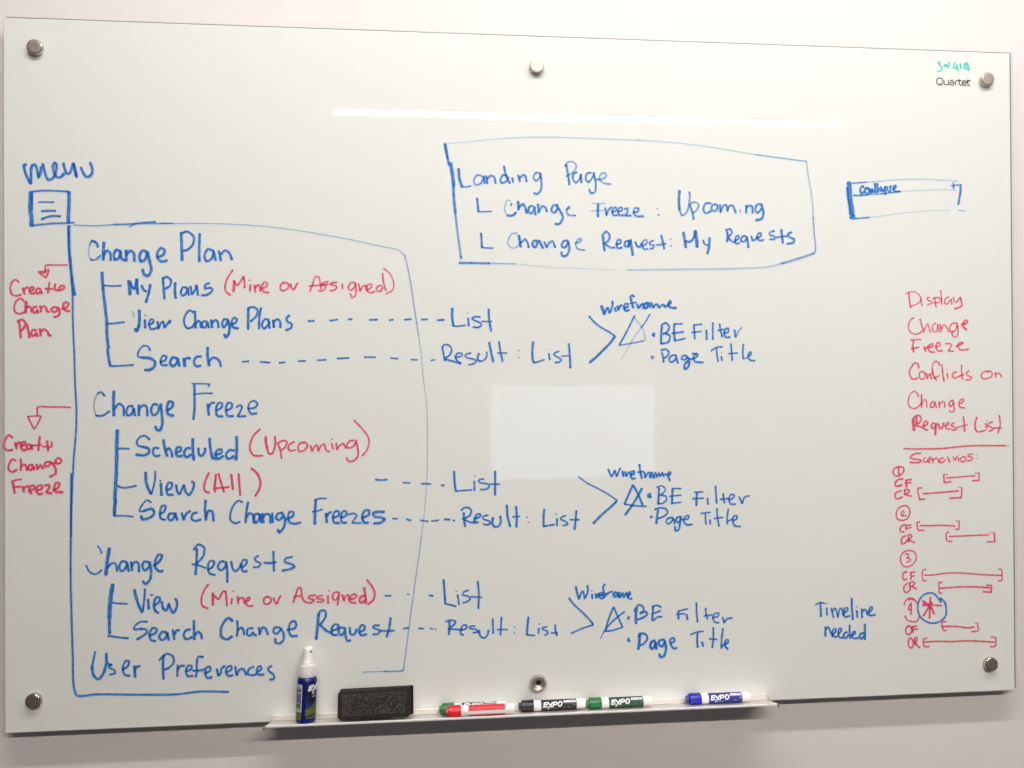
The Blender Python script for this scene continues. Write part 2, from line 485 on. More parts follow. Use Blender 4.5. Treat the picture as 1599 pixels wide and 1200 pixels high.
4.6~0.95:2290 3738 2424 3769 2463 3699 2410 3631 2263 3592 2242 3656
4~0.95:2557 3683 2624 3715 2651 3820 2597 3821 2557 3711 2570 3600 2642 3576
4.2~0.95:2776 3679 2723 3685 2690 3603 2738 3563 2797 3623 2811 3692
4~0.95:2811 3692 2845 3567
4~0.95:2918 3690 2958 3564
4~0.95:2958 3592 2999 3674 3066 3723
4~0.95:3179 3693 3106 3672 3087 3589 3146 3546 3240 3572
4.6~0.95:3322 3904 3314 3724 3329 3557
4~0.95:3330 3612 3376 3723 3430 3708 3456 3540
# b|Change
3.4~0.95:3945 3851 3891 3886 3796 3812 3741 3660 3741 3548 3822 3491 3903 3517
4.4~0.95:4041 3855 4013 3710 3998 3501
4~0.95:4012 3599 4067 3667 4116 3638 4135 3490
4.4~0.95:4225 3650 4154 3638 4143 3540 4176 3489 4230 3566 4244 3650 4263 3496
5~0.95:4285 3649 4298 3495
4~0.95:4291 3579 4354 3648 4408 3624 4422 3484
4~0.95:4450 3660 4463 3491
4~0.95:4600 3657 4545 3644 4518 3560 4572 3531 4641 3600
4.4~0.95:4614 3671 4669 3557 4654 3417 4572 3312 4544 3369
4~0.95:4682 3543 4806 3597 4820 3667 4751 3673 4724 3584 4756 3485 4833 3464 4938 3482
# b|Freezes
3~0.95:5179 3871 5276 3897 5382 3895
4.8~0.95:5199 3870 5187 3659 5181 3448
2.8~0.95:5137 3666 5234 3681 5317 3708
4~0.95:5372 3633 5391 3472
4~0.95:5386 3571 5428 3641 5469 3654
4~0.95:5497 3555 5594 3589 5595 3666 5539 3667 5497 3583 5519 3469 5608 3459
4~0.95:5636 3552 5725 3587 5725 3663 5670 3664 5636 3580 5658 3467 5733 3465
3~0.95:5761 3606 5859 3624 5915 3589 5858 3505 5830 3463 5984 3451
4.4~0.95:6012 3544 6124 3599 6125 3675 6055 3671 6004 3573 6040 3459 6110 3457
4.6~0.95:6391 3641 6250 3644 6194 3625 6222 3560 6320 3546 6404 3508 6334 3453 6208 3441
# b|D:dashed line to Result List
2.6~0.95:6536 3519 6627 3512
3~0.95:6779 3509 6818 3485 6863 3484
2.6~0.95:7025 3481 7067 3469 7166 3455
2.6~0.95:7223 3460 7308 3467 7351 3474
3.4~0.95:7451 3486 7550 3479
2.6~0.95:7607 3469 7636 3457
# b|Change
2.6~0.95:1521 3149 1561 3098 1587 3021
3~0.95:1331 2824 1383 2718 1467 2667 1541 2692 1586 2740
6~0.95:1714 3108 1684 2903 1657 2651
3.6~0.95:1678 2765 1758 2846 1816 2844 1837 2761 1842 2706
4~0.95:1996 2867 1922 2875 1876 2774 1916 2704 1982 2758 2009 2853
4~0.95:2009 2853 2035 2701
4~0.95:2075 2865 2088 2713
4~0.95:2080 2783 2142 2864 2187 2849 2208 2691
4~0.95:2354 2858 2293 2865 2261 2778 2301 2708 2367 2761 2381 2858
4.4~0.95:2381 2858 2407 2691 2380 2540 2313 2478 2266 2529
4.4~0.95:2447 2787 2541 2854 2595 2963 2533 2978 2480 2883 2487 2744 2554 2687 2602 2700
# b|Requests
4.4~0.95:3171 3060 3165 2838 3148 2616
3.8~0.95:3118 3047 3199 3137 3293 3085 3284 2946 3157 2796
3.4~0.95:3090 2798 3224 2767 3319 2723
3.8~0.95:3354 2694 3440 2747 3462 2836 3392 2846 3354 2736 3391 2624 3480 2602
3.8~0.95:3630 2832 3562 2828 3527 2731 3575 2674 3643 2728 3670 2825
4.4~0.95:3662 2825 3683 2658 3683 2468
3.8~0.95:3752 2829 3778 2697 3824 2654 3901 2736 3914 2791
3.8~0.95:3933 2721 4004 2775 4010 2844 3955 2851 3922 2749 3955 2650 4023 2654
3.2~0.95:4214 2918 4146 2869 4173 2826 4255 2782 4214 2722 4124 2716
3.8~0.95:4310 2795 4405 2784 4515 2798
4~0.95:4469 2987 4474 2833 4479 2642
3.8~0.95:4790 2881 4680 2856 4660 2800 4803 2746 4836 2711 4748 2672 4616 2647
# b|B:tree bracket beside second View
7~0.95:1770 2482 1743 2324 1724 2132 1713 1912
5~0.95:1713 1899 1712 1747 1717 1643
3~0.95:1756 2172 1861 2155 2007 2145
3.4~0.95:1688 1605 1833 1578 2024 1550
# b|View
5~0.95:2127 2382 2166 2215 2227 2048 2259 1992
3.6~0.95:2259 1992 2286 2170 2300 2335 2300 2390
4.2~0.95:2352 2209 2365 2043
2.6~0.95:2393 2283 2435 2282
4.2~0.95:2445 2096 2539 2162 2552 2231 2499 2247 2451 2137 2472 2013 2525 1969
4.2~0.95:2584 2161 2611 2036 2659 2007 2699 2130 2726 2046 2771 1962 2825 2043 2833 2168 2806 2210
# r|(Mine
3.2~0.95:3363 2444 3290 2334 3244 2183 3263 2071 3357 2021
4.6~0.95:3439 2289 3438 2080
3.2~0.95:3433 2275 3533 2174 3614 2311 3660 2310
3.2~0.95:3655 2310 3668 2184 3676 2059
3.2~0.95:3763 2182 3749 2093
2~0.95:3769 2315 3791 2306
3.2~0.95:3858 2221 3866 2089
3.2~0.95:3866 2137 3904 2194 3953 2187 3969 2092
3.2~0.95:4002 2119 4062 2159 4057 2201 4013 2174 3994 2105 4034 2048 4121 2045
# r|or
3.2~0.95:4368 2206 4307 2166 4307 2082 4362 2066 4422 2106 4417 2176 4362 2197
3.2~0.95:4471 2175 4499 2090 4526 2069 4576 2186 4595 2199
# r|Assigned
3.2~0.95:4806 2081 4856 2234 4898 2345 4933 2330 4952 2217 4960 2160
3.2~0.95:4814 2179 4938 2197
3.2~0.95:4960 2160 5007 2089 5117 2063
3.2~0.95:5192 2201 5076 2185 5062 2157 5173 2117 5117 2071
3.2~0.95:5311 2192 5220 2172 5209 2145 5325 2121 5311 2085 5214 2082
3.2~0.95:5403 2184 5408 2049
2~0.95:5408 2274 5425 2268
3.2~0.95:5575 2247 5505 2229 5486 2131 5533 2101 5588 2170 5603 2240
3.2~0.95:5597 2240 5588 2114 5568 2015
3.2~0.95:5652 2196 5685 2082 5700 2153 5764 2193 5769 2094
3.2~0.95:5775 2108 5867 2125 5909 2169 5853 2205 5797 2150 5783 2065 5894 2040
4~0.95:6048 2165 5978 2150 5950 2075 5997 2045 6062 2100
4.4~0.95:6035 2307 6054 2171 6070 2034
3.6~0.95:6083 2447 6175 2323 6222 2194 6188 2082 6098 2014
# b|D:dashed line to List
3~0.95:6398 2152 6502 2152
2.4~0.95:6793 2172 6826 2165
3.4~0.95:7174 2138 7245 2127
# b|Search
3.4~0.95:2338 1823 2232 1827 2125 1748 2120 1701 2231 1703
4~0.95:2205 1709 2324 1686 2337 1644 2258 1578 2164 1526
4~0.95:2369 1588 2476 1626 2497 1694 2431 1718 2377 1615 2404 1504 2476 1488
4.2~0.95:2657 1633 2583 1641 2537 1555 2577 1498 2657 1550 2671 1633 2697 1494
4~0.95:2764 1671 2791 1504
4~0.95:2791 1587 2831 1661 2877 1659
4~0.95:3059 1670 2979 1650 2946 1568 2992 1498 3086 1536
4.6~0.95:3119 1818 3119 1674 3126 1493
4~0.95:3126 1562 3194 1629 3234 1586 3253 1502
# b|Change
4.6~0.95:3767 1786 3708 1849 3626 1782 3572 1645 3585 1519 3679 1474 3761 1527
3.8~0.95:3848 1794 3856 1649 3842 1524
3.8~0.95:3848 1622 3924 1675 3957 1618 3964 1548
3.8~0.95:4115 1655 4033 1649 4011 1560 4060 1517 4120 1585 4136 1542 4174 1527
3.8~0.95:4218 1665 4229 1539 4278 1663 4327 1648 4360 1577 4373 1534
3.8~0.95:4565 1654 4483 1651 4464 1573 4524 1543 4593 1625
4~0.95:4585 1647 4639 1539 4633 1427 4564 1374 4501 1390 4496 1460
3.8~0.95:4702 1607 4826 1631 4859 1700 4827 1757 4758 1732 4730 1592 4771 1501 4875 1498
# b|Request
5~0.95:5241 1871 5226 1688 5198 1430
4~0.95:5241 1828 5269 1918 5352 1923 5365 1825 5295 1714 5254 1673
4~0.95:5268 1673 5378 1571 5461 1526
4~0.95:5461 1568 5558 1593 5586 1662 5531 1678 5467 1610 5483 1497 5558 1486
4~0.95:5697 1602 5614 1619 5586 1521 5641 1483 5697 1560
4~0.95:5697 1602 5711 1447 5738 1375 5794 1387
4~0.95:5781 1614 5794 1500 5850 1484 5906 1581
4~0.95:5934 1524 6032 1563 6040 1634 5985 1649 5948 1566 5975 1472 6073 1485
3.4~0.95:6298 1639 6200 1628 6186 1600 6312 1540 6283 1490 6185 1482
4~0.95:6495 1760 6472 1591 6423 1423
3.4~0.95:6320 1539 6424 1536 6556 1532
# b|D:dashed line to Result List
3.2~0.95:6719 1560 6804 1574
3.2~0.95:6988 1557 7075 1551
2.8~0.95:7194 1553 7237 1537
2.8~0.95:7277 1530 7291 1527
# b|User
3.4~0.95:1477 1338 1450 1208 1424 1085
4.6~0.95:1424 1085 1450 933 1528 862 1608 955 1661 1131
4.2~0.95:1661 1304 1663 1117
3.2~0.95:1753 1114 1700 1089 1713 1055 1800 1008 1805 961 1713 937
3.4~0.95:1669 1145 1753 1087
3.8~0.95:1924 1011 2017 1077 2039 1158 1986 1166 1932 1052 1964 927 2049 905
4.4~0.95:2123 1073 2136 879
3.8~0.95:2128 962 2163 1057 2216 1064
# b|Preferences
4.6~0.95:2608 1234 2597 1055 2607 828
3.8~0.95:2536 1154 2656 1260 2763 1215 2776 1104 2682 1010 2607 986
3.6~0.95:2843 1060 2837 866
3.8~0.95:2837 963 2896 1044 2955 1042
3.8~0.95:2977 944 3071 982 3079 1037 3025 1045 2982 958 3017 859 3097 865
3.8~0.95:3273 1183 3192 1194 3165 1089 3165 923 3143 841
3.4~0.95:3097 953 3218 954 3299 973
3.8~0.95:3313 903 3394 948 3386 1012 3332 1005 3305 918 3339 819 3420 830
3.8~0.95:3502 966 3528 848 3564 894 3583 977 3637 1016
3.8~0.95:3664 904 3745 943 3745 1012 3683 1001 3656 904 3699 841 3772 850
3.8~0.95:3813 996 3840 842 3881 938 3949 954 4003 849
3.8~0.95:4126 984 4044 945 4030 862 4098 837 4166 851
3.8~0.95:4180 890 4254 932 4248 994 4199 973 4180 870 4234 840 4303 846
3.8~0.95:4434 987 4371 947 4385 905 4466 832 4472 761 4398 750
# b|O:landing page box outline
4.4~0.84:7504 10192 7530 10031 7563 9825
3.4~0.59:7485 10214 7503 10077 7534 9940
6.5~0.84:7593 9860 7631 9620 7646 9459
4.6~0.84:7642 9459 7652 9207 7674 8977
4~0.59:7674 8977 7707 8656 7746 8358 7773 8151
1.2~0.33:7508 10210 7737 10224 8013 10261 8359 10304 8590 10327
1.6~0.39:8590 10327 8938 10354 9405 10365 9875 10363 10347 10355 11058 10348
3.6~0.84:7738 8071 8002 8073 8278 8069
2.4~0.5:8278 8069 8509 8066 8741 8064
1~0.26:8741 8064 9042 8036 9392 8005 9861 7990 10570 7973
1.4~0.39:11037 10348 11540 10331 12022 10291 12508 10235 12873 10184 13240 10133
2~0.66:13240 10133 13610 10093 13980 10053 14216 10029
1.8~0.52:14216 10029 14251 9747 14323 9317 14340 8982
2.2~0.66:14340 8982 14356 8695 14378 8360 14366 8331
4~0.59:14353 8316 14166 8250 13967 8188 13719 8114
2.6~0.38:13719 8114 13472 8052 13226 8033 12737 8010 11767 7990 10808 7970
# b|Landing
5~0.84:7735 9760 7752 9576 7797 9435
3~0.67:7797 9435 7871 9436 7951 9453
3.4~0.67:8148 9641 8067 9651 8009 9558 8032 9478 8112 9491 8175 9584 8175 9635
3.6~0.84:8182 9631 8205 9504
4~0.84:8228 9643 8251 9505
3.6~0.84:8244 9586 8309 9645 8367 9634 8401 9508
3.6~0.84:8610 9650 8540 9665 8482 9567 8516 9517 8609 9569 8628 9628
4~0.84:8553 9823 8587 9661 8655 9519
3.6~0.84:8702 9617 8713 9537
3.6~0.84:8807 9666 8841 9551
3.6~0.84:8830 9608 8900 9672 8935 9657 8962 9553
3~0.84:9203 9708 9133 9718 9086 9625 9132 9568 9203 9639 9215 9701
3.6~0.84:9210 9708 9232 9535 9213 9395 9143 9329 9091 9347
# b|Page
3.8~0.84:9688 9869 9718 9683 9741 9509
2.8~0.67:9660 9845 9708 9916 9825 9923 9872 9850 9824 9755 9683 9659
3.4~0.84:9883 9738 9824 9720 9805 9615 9858 9546 9929 9618 9953 9711 9964 9548
3.4~0.84:10142 9738 10071 9725 10040 9620 10094 9562 10177 9669 10201 9740
3.4~0.84:10190 9739 10224 9553 10211 9389 10140 9360 10105 9434
2.8~0.67:10224 9618 10343 9625 10426 9685 10403 9743 10320 9718 10295 9624 10366 9556 10508 9535
# b|E:small corner mark before Change Freeze
4~0.84:8065 9237 8076 9122 8087 8995
2.4~0.84:8087 8995 8214 8997 8329 9006
# b|Change
2~0.5:8665 9200 8607 9211 8572 9130 8560 9014 8606 8945
4.4~0.84:8606 8934 8699 8935 8769 8994
3~0.84:8688 9155 8676 9113
5~0.84:8804 9191 8811 9041
4.4~0.84:8815 9087 8897 9146 8932 9089 8959 8985
3.8~0.84:9071 9114 9013 9102 8989 9009 9036 8975 9094 9057 9099 9110 9122 8953
3.8~0.84:9165 9151 9176 9000 9246 9117 9305 9083 9328 9014
3.8~0.84:9527 9133 9445 9132 9410 9027 9456 8993 9539 9087
4.2~0.84:9504 9133 9585 9006 9620 8914 9549 8796 9479 8795
2.8~0.67:9679 9054 9750 9090 9727 9113 9684 9031 9726 8962 9855 8952
# b|Freeze:
1.8~0.5:10163 9178 10399 9182
1.8~0.5:10138 9038 10363 9053
4.6~0.84:10269 9168 10264 9040 10263 8935
3.4~0.84:10399 9100 10422 8960 10458 9066 10518 9114
3.4~0.84:10529 9032 10600 9050 10605 9104 10565 9110 10524 9032 10564 8963 10624 8975
3.4~0.84:10636 9034 10707 9051 10708 9105 10667 9112 10636 9034 10671 8964 10738 8977
3.4~0.84:10755 9082 10815 9100 10814 9037 10766 8965 10874 8967
3.4~0.84:10922 9026 11005 9039 11018 9098 10958 9109 10922 9026 10969 8961 11112 8959
2~0.59:11353 9103 11377 9099
3~0.67:11383 8986 11402 8982
# b|Upcoming
5~0.84:11788 9436 11774 9252 11785 9087
3.4~0.67:11785 9087 11833 8981 11918 9041 11967 9207 11980 9373 11969 9420
3.6~0.84:11979 9184 12027 9043 12050 8914
3~0.67:11991 9208 12088 9233 12149 9187 12112 9092 12039 9031
3.6~0.84:12379 9214 12282 9213 12233 9094 12281 9028 12378 9072
3.6~0.84:12476 9204 12403 9179 12391 9096 12451 9073 12513 9133 12489 9192
3.6~0.84:12549 9193 12561 9051 12610 9170 12671 9195 12695 9077 12732 9172 12793 9185 12853 9044
2.4~0.5:12927 9104 12951 9057
3.6~0.84:13050 9189 13049 9047
3.6~0.84:13050 9130 13111 9190 13160 9167 13172 9049
3.6~0.84:13345 9218 13259 9205 13221 9097 13270 9050 13344 9134
4.6~0.84:13345 9206 13381 9040 13343 8944 13232 8914
# b|E:small corner mark before Change Request
4~0.84:8131 8611 8142 8478 8146 8351
2.6~0.84:8146 8351 8256 8345 8349 8342
# b|Change
2.4~0.5:8790 8612 8697 8611 8627 8506 8615 8414 8696 8345 8789 8381 8847 8463
4.8~0.84:8813 8578 8835 8463 8847 8370
3.6~0.84:8847 8440 8929 8510 8975 8441 8993 8360
4.4~0.84:9138 8489 9080 8477 9063 8396 9114 8362 9161 8466 9180 8490 9249 8351
3.6~0.84:9278 8468 9324 8364 9360 8446 9430 8481 9476 8366
4~0.84:9700 8496 9629 8484 9594 8390 9652 8368 9723 8473
4~0.84:9711 8484 9734 8334 9675 8217 9604 8216 9586 8285
2.8~0.67:9840 8451 9935 8475 9959 8534 9900 8522 9852 8428 9887 8347 10016 8325
# b|Request:
4.4~0.84:10356 8574 10365 8457 10383 8317
3.8~0.84:10337 8597 10420 8668 10479 8599 10455 8505 10372 8446
3.2~0.84:10383 8446 10502 8377 10573 8378
3.8~0.84:10609 8437 10680 8461 10680 8519 10633 8519 10602 8436 10632 8367 10703 8379
3.8~0.84:10835 8509 10764 8485 10758 8403 10823 8404 10871 8486
4.6~0.84:10864 8498 10887 8369 10905 8241
3.6~0.84:10823 8392 10835 8498 10883 8522
3.8~0.84:10954 8487 10990 8406 11037 8395 11073 8465
3~0.84:11085 8407 11169 8466 11169 8525 11110 8513 11085 8419 11121 8353 11192 8361
3~0.84:11289 8515 11217 8479 11229 8444 11301 8421 11288 8378 11228 8368
4~0.84:11438 8611 11469 8493 11492 8364
2.4~0.84:11337 8433 11529 8459
2~0.59:11601 8542 11625 8538
2.4~0.67:11613 8420 11632 8415
# b|My
5~0.84:11855 8675 11879 8545 11902 8392
4.4~0.84:11878 8510 11987 8504 12060 8595 12066 8701
6.5~0.84:12080 8701 12103 8548 12112 8406
3~0.84:12229 8538 12253 8455 12314 8444
4.6~0.84:12351 8575 12338 8409 12305 8279
# b|Requests
4~0.84:12688 8697 12692 8603 12679 8508
3.6~0.84:12656 8721 12742 8745 12778 8675 12716 8603 12692 8567
3.2~0.84:12716 8567 12789 8509 12838 8498
3.6~0.84:12838 8533 12906 8570 12907 8617 12863 8617 12833 8533 12862 8474 12916 8487
3.6~0.84:13034 8619 12973 8606 12948 8523 13009 8511 13058 8583
4.4~0.84:13058 8607 13077 8500 13087 8405
3.6~0.84:13144 8620 13168 8537 13230 8562 13255 8609
3.6~0.84:13255 8586 13329 8622 13329 8682 13280 8669 13255 8586 13303 8539 13377 8551
3.2~0.84:13588 8721 13489 8684 13501 8648 13599 8614 13587 8566 13500 8565
4.2~0.84:13724 8746 13735 8627 13752 8496
2.8~0.84:13624 8602 13834 8629
3.8~0.84:13921 8701 13847 8665 13871 8617 13970 8570 13957 8511 13833 8485
# b|List
4.4~0.93:7612 7258 7608 7100 7629 6941
2.8~0.93:7629 6941 7709 6936 7840 6955
3.4~0.93:7891 7082 7905 6942
1.4~0.56:7869 7172 7899 7170
3.2~0.93:8111 7105 8008 7105 7961 7073 8027 7036 8129 6980 8120 6937 8045 6914 7983 6923
3.8~0.93:8262 7242 8270 7064 8306 6849
2.4~0.93:8139 7023 8326 7023
# b|Result:
3.2~0.93:7429 6559 7447 6466 7474 6317
3.2~0.93:7429 6559 7466 6606 7550 6596 7596 6522 7567 6429 7465 6354
3.4~0.93:7465 6354 7585 6317 7678 6294 7762 6264
3~0.93:7660 6373 7781 6410 7781 6447 7716 6457 7660 6391 7706 6307 7762 6270
2.8~0.93:7940 6456 7846 6428 7846 6391 8014 6335 8042 6316 7995 6269 7901 6245
3.6~0.93:8089 6447 8061 6391 8074 6325 8126 6306
3.2~0.74:8126 6306 8201 6353 8229 6428 8224 6475
4~0.93:8268 6643 8304 6465 8341 6297
3.2~0.93:8446 6662 8473 6484 8510 6306
2.2~0.93:8417 6456 8586 6455
2~0.65:8794 6502 8814 6500
2.4~0.65:8793 6380 8806 6367
# b|List
4~0.93:9065 6656 9049 6502 9057 6333 9076 6280
3~0.93:9076 6280 9152 6295 9266 6336
3.4~0.93:9348 6445 9366 6332
1.2~0.56:9352 6517 9367 6524
3~0.93:9533 6486 9456 6454 9437 6426 9513 6379 9579 6332 9541 6290 9461 6285
3.8~0.93:9714 6624 9732 6407 9741 6180
2.2~0.93:9580 6398 9732 6407
# b|E:large bracket right of first lists
3.2~0.93:10089 7124 10188 7015 10298 6928 10453 6840 10564 6764
4.6~0.93:10564 6753 10474 6632 10340 6501 10206 6370 10095 6283
# b|Wireframe
5.4~0.93:10318 7311 10349 7223 10370 7158
3.8~0.93:10377 7169 10422 7267 10438 7278 10466 7180 10522 7312 10523 7399
4~0.93:10567 7279 10584 7213
3.8~0.93:10612 7312 10633 7235 10667 7312 10701 7323
4~0.93:10723 7280 10801 7291 10812 7346 10757 7346 10734 7280 10767 7225 10834 7236
4~0.93:10925 7478 10894 7511 10858 7484 10875 7401 10906 7280
3~0.93:10846 7357 10969 7380
3.8~0.93:10980 7347 11002 7270 11047 7325 11092 7358
5~0.93:11171 7369 11115 7347 11103 7281 11159 7281 11193 7359
3.8~0.93:11205 7381 11226 7293
3.8~0.93:11249 7370 11283 7282 11317 7337 11350 7348 11395 7282 11429 7327 11474 7338 11508 7294
4~0.93:11530 7316 11610 7372 11599 7416 11564 7371 11564 7316 11632 7283 11711 7284
# b|T:crossed triangle sketch
3.2~0.93:10934 7138 10855 6984 10765 6808 10652 6610
2~0.93:10641 6593 10853 6628 11099 6676
2~0.47:10934 7094 11023 6984 11100 6852 11133 6676
2.4~0.93:11219 7165 11135 7028 11056 6918
1.4~0.56:11056 6918 10921 6742 10830 6588
1.2~0.37:10830 6588 10740 6435 10673 6325
# b|BE
4~0.74:11280 6782 11302 6813
4~0.93:11280 6808 11270 6775 11302 6760
4~0.93:11442 6941 11426 6786 11425 6621
3.6~0.93:11427 6963 11517 7003 11578 6941 11550 6853 11460 6797
3.6~0.93:11493 6820 11590 6765 11560 6654 11425 6621
4~0.93:11675 6985 11667 6831 11684 6676
3~0.93:11675 6985 11822 6990
3~0.93:11629 6813 11844 6842
3~0.93:11684 6676 11877 6721
# b|Filter
3~0.93:12037 6964 12196 6982
2.6~0.93:12002 6831 12184 6849
3.4~0.93:12044 6964 12058 6710
3.8~0.93:12279 6876 12285 6699
1.6~0.56:12241 6938 12257 6938
3.4~0.93:12401 7009 12399 6699
3.4~0.93:12531 6987 12548 6854 12582 6748
2.8~0.93:12491 6865 12605 6887
3.4~0.93:12605 6814 12697 6843 12690 6910 12635 6887 12612 6810 12650 6739 12726 6748
3.4~0.93:12811 6877 12833 6743
2.8~0.65:12833 6743 12891 6855 12949 6921
# b|Page
2.6~0.65:11243 6386 11273 6394 11277 6357 11243 6350 11243 6386
3.4~0.93:11439 6456 11461 6368 11468 6279
3.4~0.93:11424 6500 11514 6522 11570 6467 11536 6390 11468 6357
3.4~0.93:11716 6400 11637 6411 11574 6345 11603 6279 11682 6323 11705 6378 11738 6261
3.4~0.93:11909 6400 11829 6400 11806 6345 11863 6323 11908 6367
4.2~0.93:11920 6378 11953 6278 11919 6179 11862 6157 11862 6234 11919 6301
3.4~0.93:12090 6433 12011 6444
3.4~0.93:11931 6345 12033 6345 12113 6411 12090 6444 12033 6389 12055 6300 12214 6278
# b|Title
2.8~0.93:12363 6488 12466 6554 12580 6565
3.2~0.93:12466 6543 12477 6410 12499 6299
3.2~0.93:12556 6388 12572 6310
1.8~0.56:12557 6455 12573 6443
3.2~0.93:12741 6621 12756 6454 12766 6310
2.8~0.93:12694 6437 12866 6450
3.2~0.93:12977 6610 12969 6454 12975 6343
2.4~0.74:12975 6343 13049 6365
3.2~0.93:13072 6387 13129 6432 13118 6476 13077 6443 13067 6376 13106 6320 13198 6309
# b|List
4~0.95:7629 4338 7637 4166 7658 3985
2.8~0.95:7661 3985 7799 3995 7945 4003
3.2~0.95:7989 4161 7991 3992
1.8~0.66:7993 4255 8013 4252
3~0.95:8161 4192 8092 4190 8066 4168 8092 4133 8247 4096 8256 4053 8195 4011 8100 4007
4~0.95:8364 4331 8364 4172 8359 3904
2.8~0.95:8273 4104 8446 4096
# b|Result:
4~0.95:7797 3596 7805 3475 7821 3346
3.4~0.95:7754 3640 7806 3685 7900 3680 7935 3628 7900 3542 7771 3485
3.2~0.95:7805 3484 7891 3431 8020 3411
4~0.95:7994 3489 8089 3521 8098 3564 8038 3565 7994 3489 7985 3429 8054 3419
3~0.95:8236 3544 8141 3520 8141 3486 8261 3432 8278 3405 8209 3372 8149 3391
4~0.95:8322 3499 8310 3413 8347 3335 8417 3342 8460 3410 8452 3523
4~0.95:8571 3719 8587 3511 8633 3329
4~0.95:8739 3690 8751 3508 8743 3321
2.4~0.95:8674 3506 8808 3510
2.2~0.95:8930 3496 8947 3492
2.2~0.95:8952 3403 8966 3400
# b|List
4~0.95:9250 3628 9235 3464 9238 3325
3.2~0.95:9238 3321 9428 3352
3.4~0.95:9481 3459 9480 3328
1.6~0.66:9450 3541 9478 3540
3~0.95:9639 3508 9560 3478 9551 3448 9665 3385 9674 3350 9585 3331
3.8~0.95:9837 3594 9824 3452 9800 3252
3~0.95:9718 3433 9889 3429
# b|E:large bracket right of second lists
2.6~0.95:9873 4213 10038 4091 10237 3989 10414 3888 10591 3765
4.4~0.95:10580 3754 10479 3657 10323 3529 10145 3358
# b|Wireframe
3.6~0.95:10427 4336 10482 4204
3.4~0.95:10493 4204 10550 4312 10582 4203 10650 4355
4~0.95:10694 4299 10705 4201
3.4~0.95:10739 4288 10760 4200 10806 4276 10828 4275
4~0.95:10839 4231 10906 4246 10902 4296 10861 4286 10839 4220 10872 4159 10928 4164
4~0.95:11007 4415 11018 4306 11051 4156
3~0.95:10973 4273 11085 4287
3.4~0.95:11096 4271 11111 4172 11152 4249 11192 4270
4~0.95:11242 4269 11201 4237 11208 4171 11264 4236 11275 4159
3.4~0.95:11298 4268 11320 4180 11365 4256 11387 4190 11433 4266 11455 4189
3.6~0.95:11478 4233 11567 4214 11590 4264 11545 4265 11545 4188 11574 4110
# b|T:crossed triangle sketch
4~0.95:10882 4044 10814 3892 10724 3701
4~0.95:10893 4033 10971 3889 11059 3679
3~0.95:10724 3696 10902 3667 11126 3649
4.4~0.95:11050 3976 10948 3802 10835 3629 10734 3499
# b|BE
4.4~0.95:11212 3874 11161 3853 11172 3816 11221 3823
4~0.95:11370 3981 11363 3839 11351 3685
2.6~0.95:11325 3993 11420 4018 11492 3957 11442 3881 11374 3849
3~0.95:11396 3849 11498 3825 11508 3759 11441 3701 11351 3689
3.8~0.95:11622 3966 11617 3834 11609 3684
2.6~0.95:11622 3966 11785 3963
2.6~0.95:11565 3824 11784 3842
2.6~0.95:11598 3698 11779 3710
# b|Filter
2.8~0.95:12029 3889 12199 3895
2.8~0.95:11994 3772 12209 3779
4~0.95:12085 3888 12073 3771 12068 3645
3.4~0.95:12282 3778 12288 3663
1.6~0.57:12267 3856 12278 3849
3.4~0.95:12434 3997 12442 3842 12454 3682
3.4~0.95:12574 3861 12585 3773 12600 3684
2.8~0.95:12516 3752 12676 3767
3~0.95:12676 3738 12779 3780 12791 3824 12722 3837 12683 3749 12721 3664 12813 3658
3.4~0.95:12882 3789 12939 3666
2.8~0.95:12939 3666 12985 3788 13077 3808
# b|Page
5~0.95:11214 3463 11228 3445
4.2~0.95:11350 3575 11331 3465 11315 3329
3.4~0.95:11283 3587 11373 3614 11496 3594 11529 3527 11462 3463 11349 3421
3.4~0.95:11619 3438 11529 3417 11495 3363 11539 3318 11607 3372 11630 3426 11663 3315
3.8~0.95:11788 3445 11709 3436 11675 3370 11731 3347 11788 3412
4~0.95:11766 3413 11754 3303 11730 3204 11674 3194 11663 3271
3.2~0.95:11811 3390 11912 3410 11924 3464 11867 3455 11822 3378 11878 3300 11991 3302
# b|Title
2.8~0.95:12151 3498 12333 3516
3.2~0.95:12242 3496 12241 3381 12252 3297
3.2~0.95:12325 3379 12331 3301
1.8~0.57:12310 3446 12321 3445
3.2~0.95:12458 3587 12462 3443 12497 3254
2.8~0.95:12400 3400 12571 3418
3.2~0.95:12675 3571 12651 3439 12650 3295
2.8~0.95:12674 3350 12754 3392
3.4~0.95:12754 3348 12834 3391 12834 3446 12777 3436 12754 3348 12799 3258 12902 3245
# b|List
4~0.95:7435 2411 7447 2215 7461 1983
3.4~0.95:7461 1983 7535 1962 7650 1927
3.2~0.95:7681 2134 7706 1957
1.8~0.66:7647 2200 7675 2199
3~0.95:7880 2212 7787 2178 7768 2132 7889 2091 7907 2053 7851 2008 7776 1986
3.6~0.95:8043 2366 8060 2160 8052 1877
2.8~0.95:7917 2094 8112 2075
# b|Result:
3.8~0.95:7534 1656 7533 1544 7523 1424
3.4~0.95:7469 1658 7543 1683 7645 1661 7626 1615 7533 1544
3~0.95:7505 1530 7626 1522 7737 1509
3.4~0.95:7746 1500 7830 1525 7840 1581 7784 1592 7737 1519 7737 1435 7783 1409
3~0.95:7989 1566 7895 1560 7895 1532 8016 1500 8035 1462 7951 1447
3.4~0.95:8035 1453 8072 1489
3.6~0.95:8063 1471 8090 1377 8155 1346 8212 1401 8231 1484
3.4~0.95:8307 1687 8312 1556 8315 1425
3.4~0.95:8466 1710 8456 1551 8446 1393
2.6~0.95:8381 1488 8574 1487
2.4~0.95:8694 1525 8706 1520
2.4~0.95:8690 1422 8701 1418
# b|List
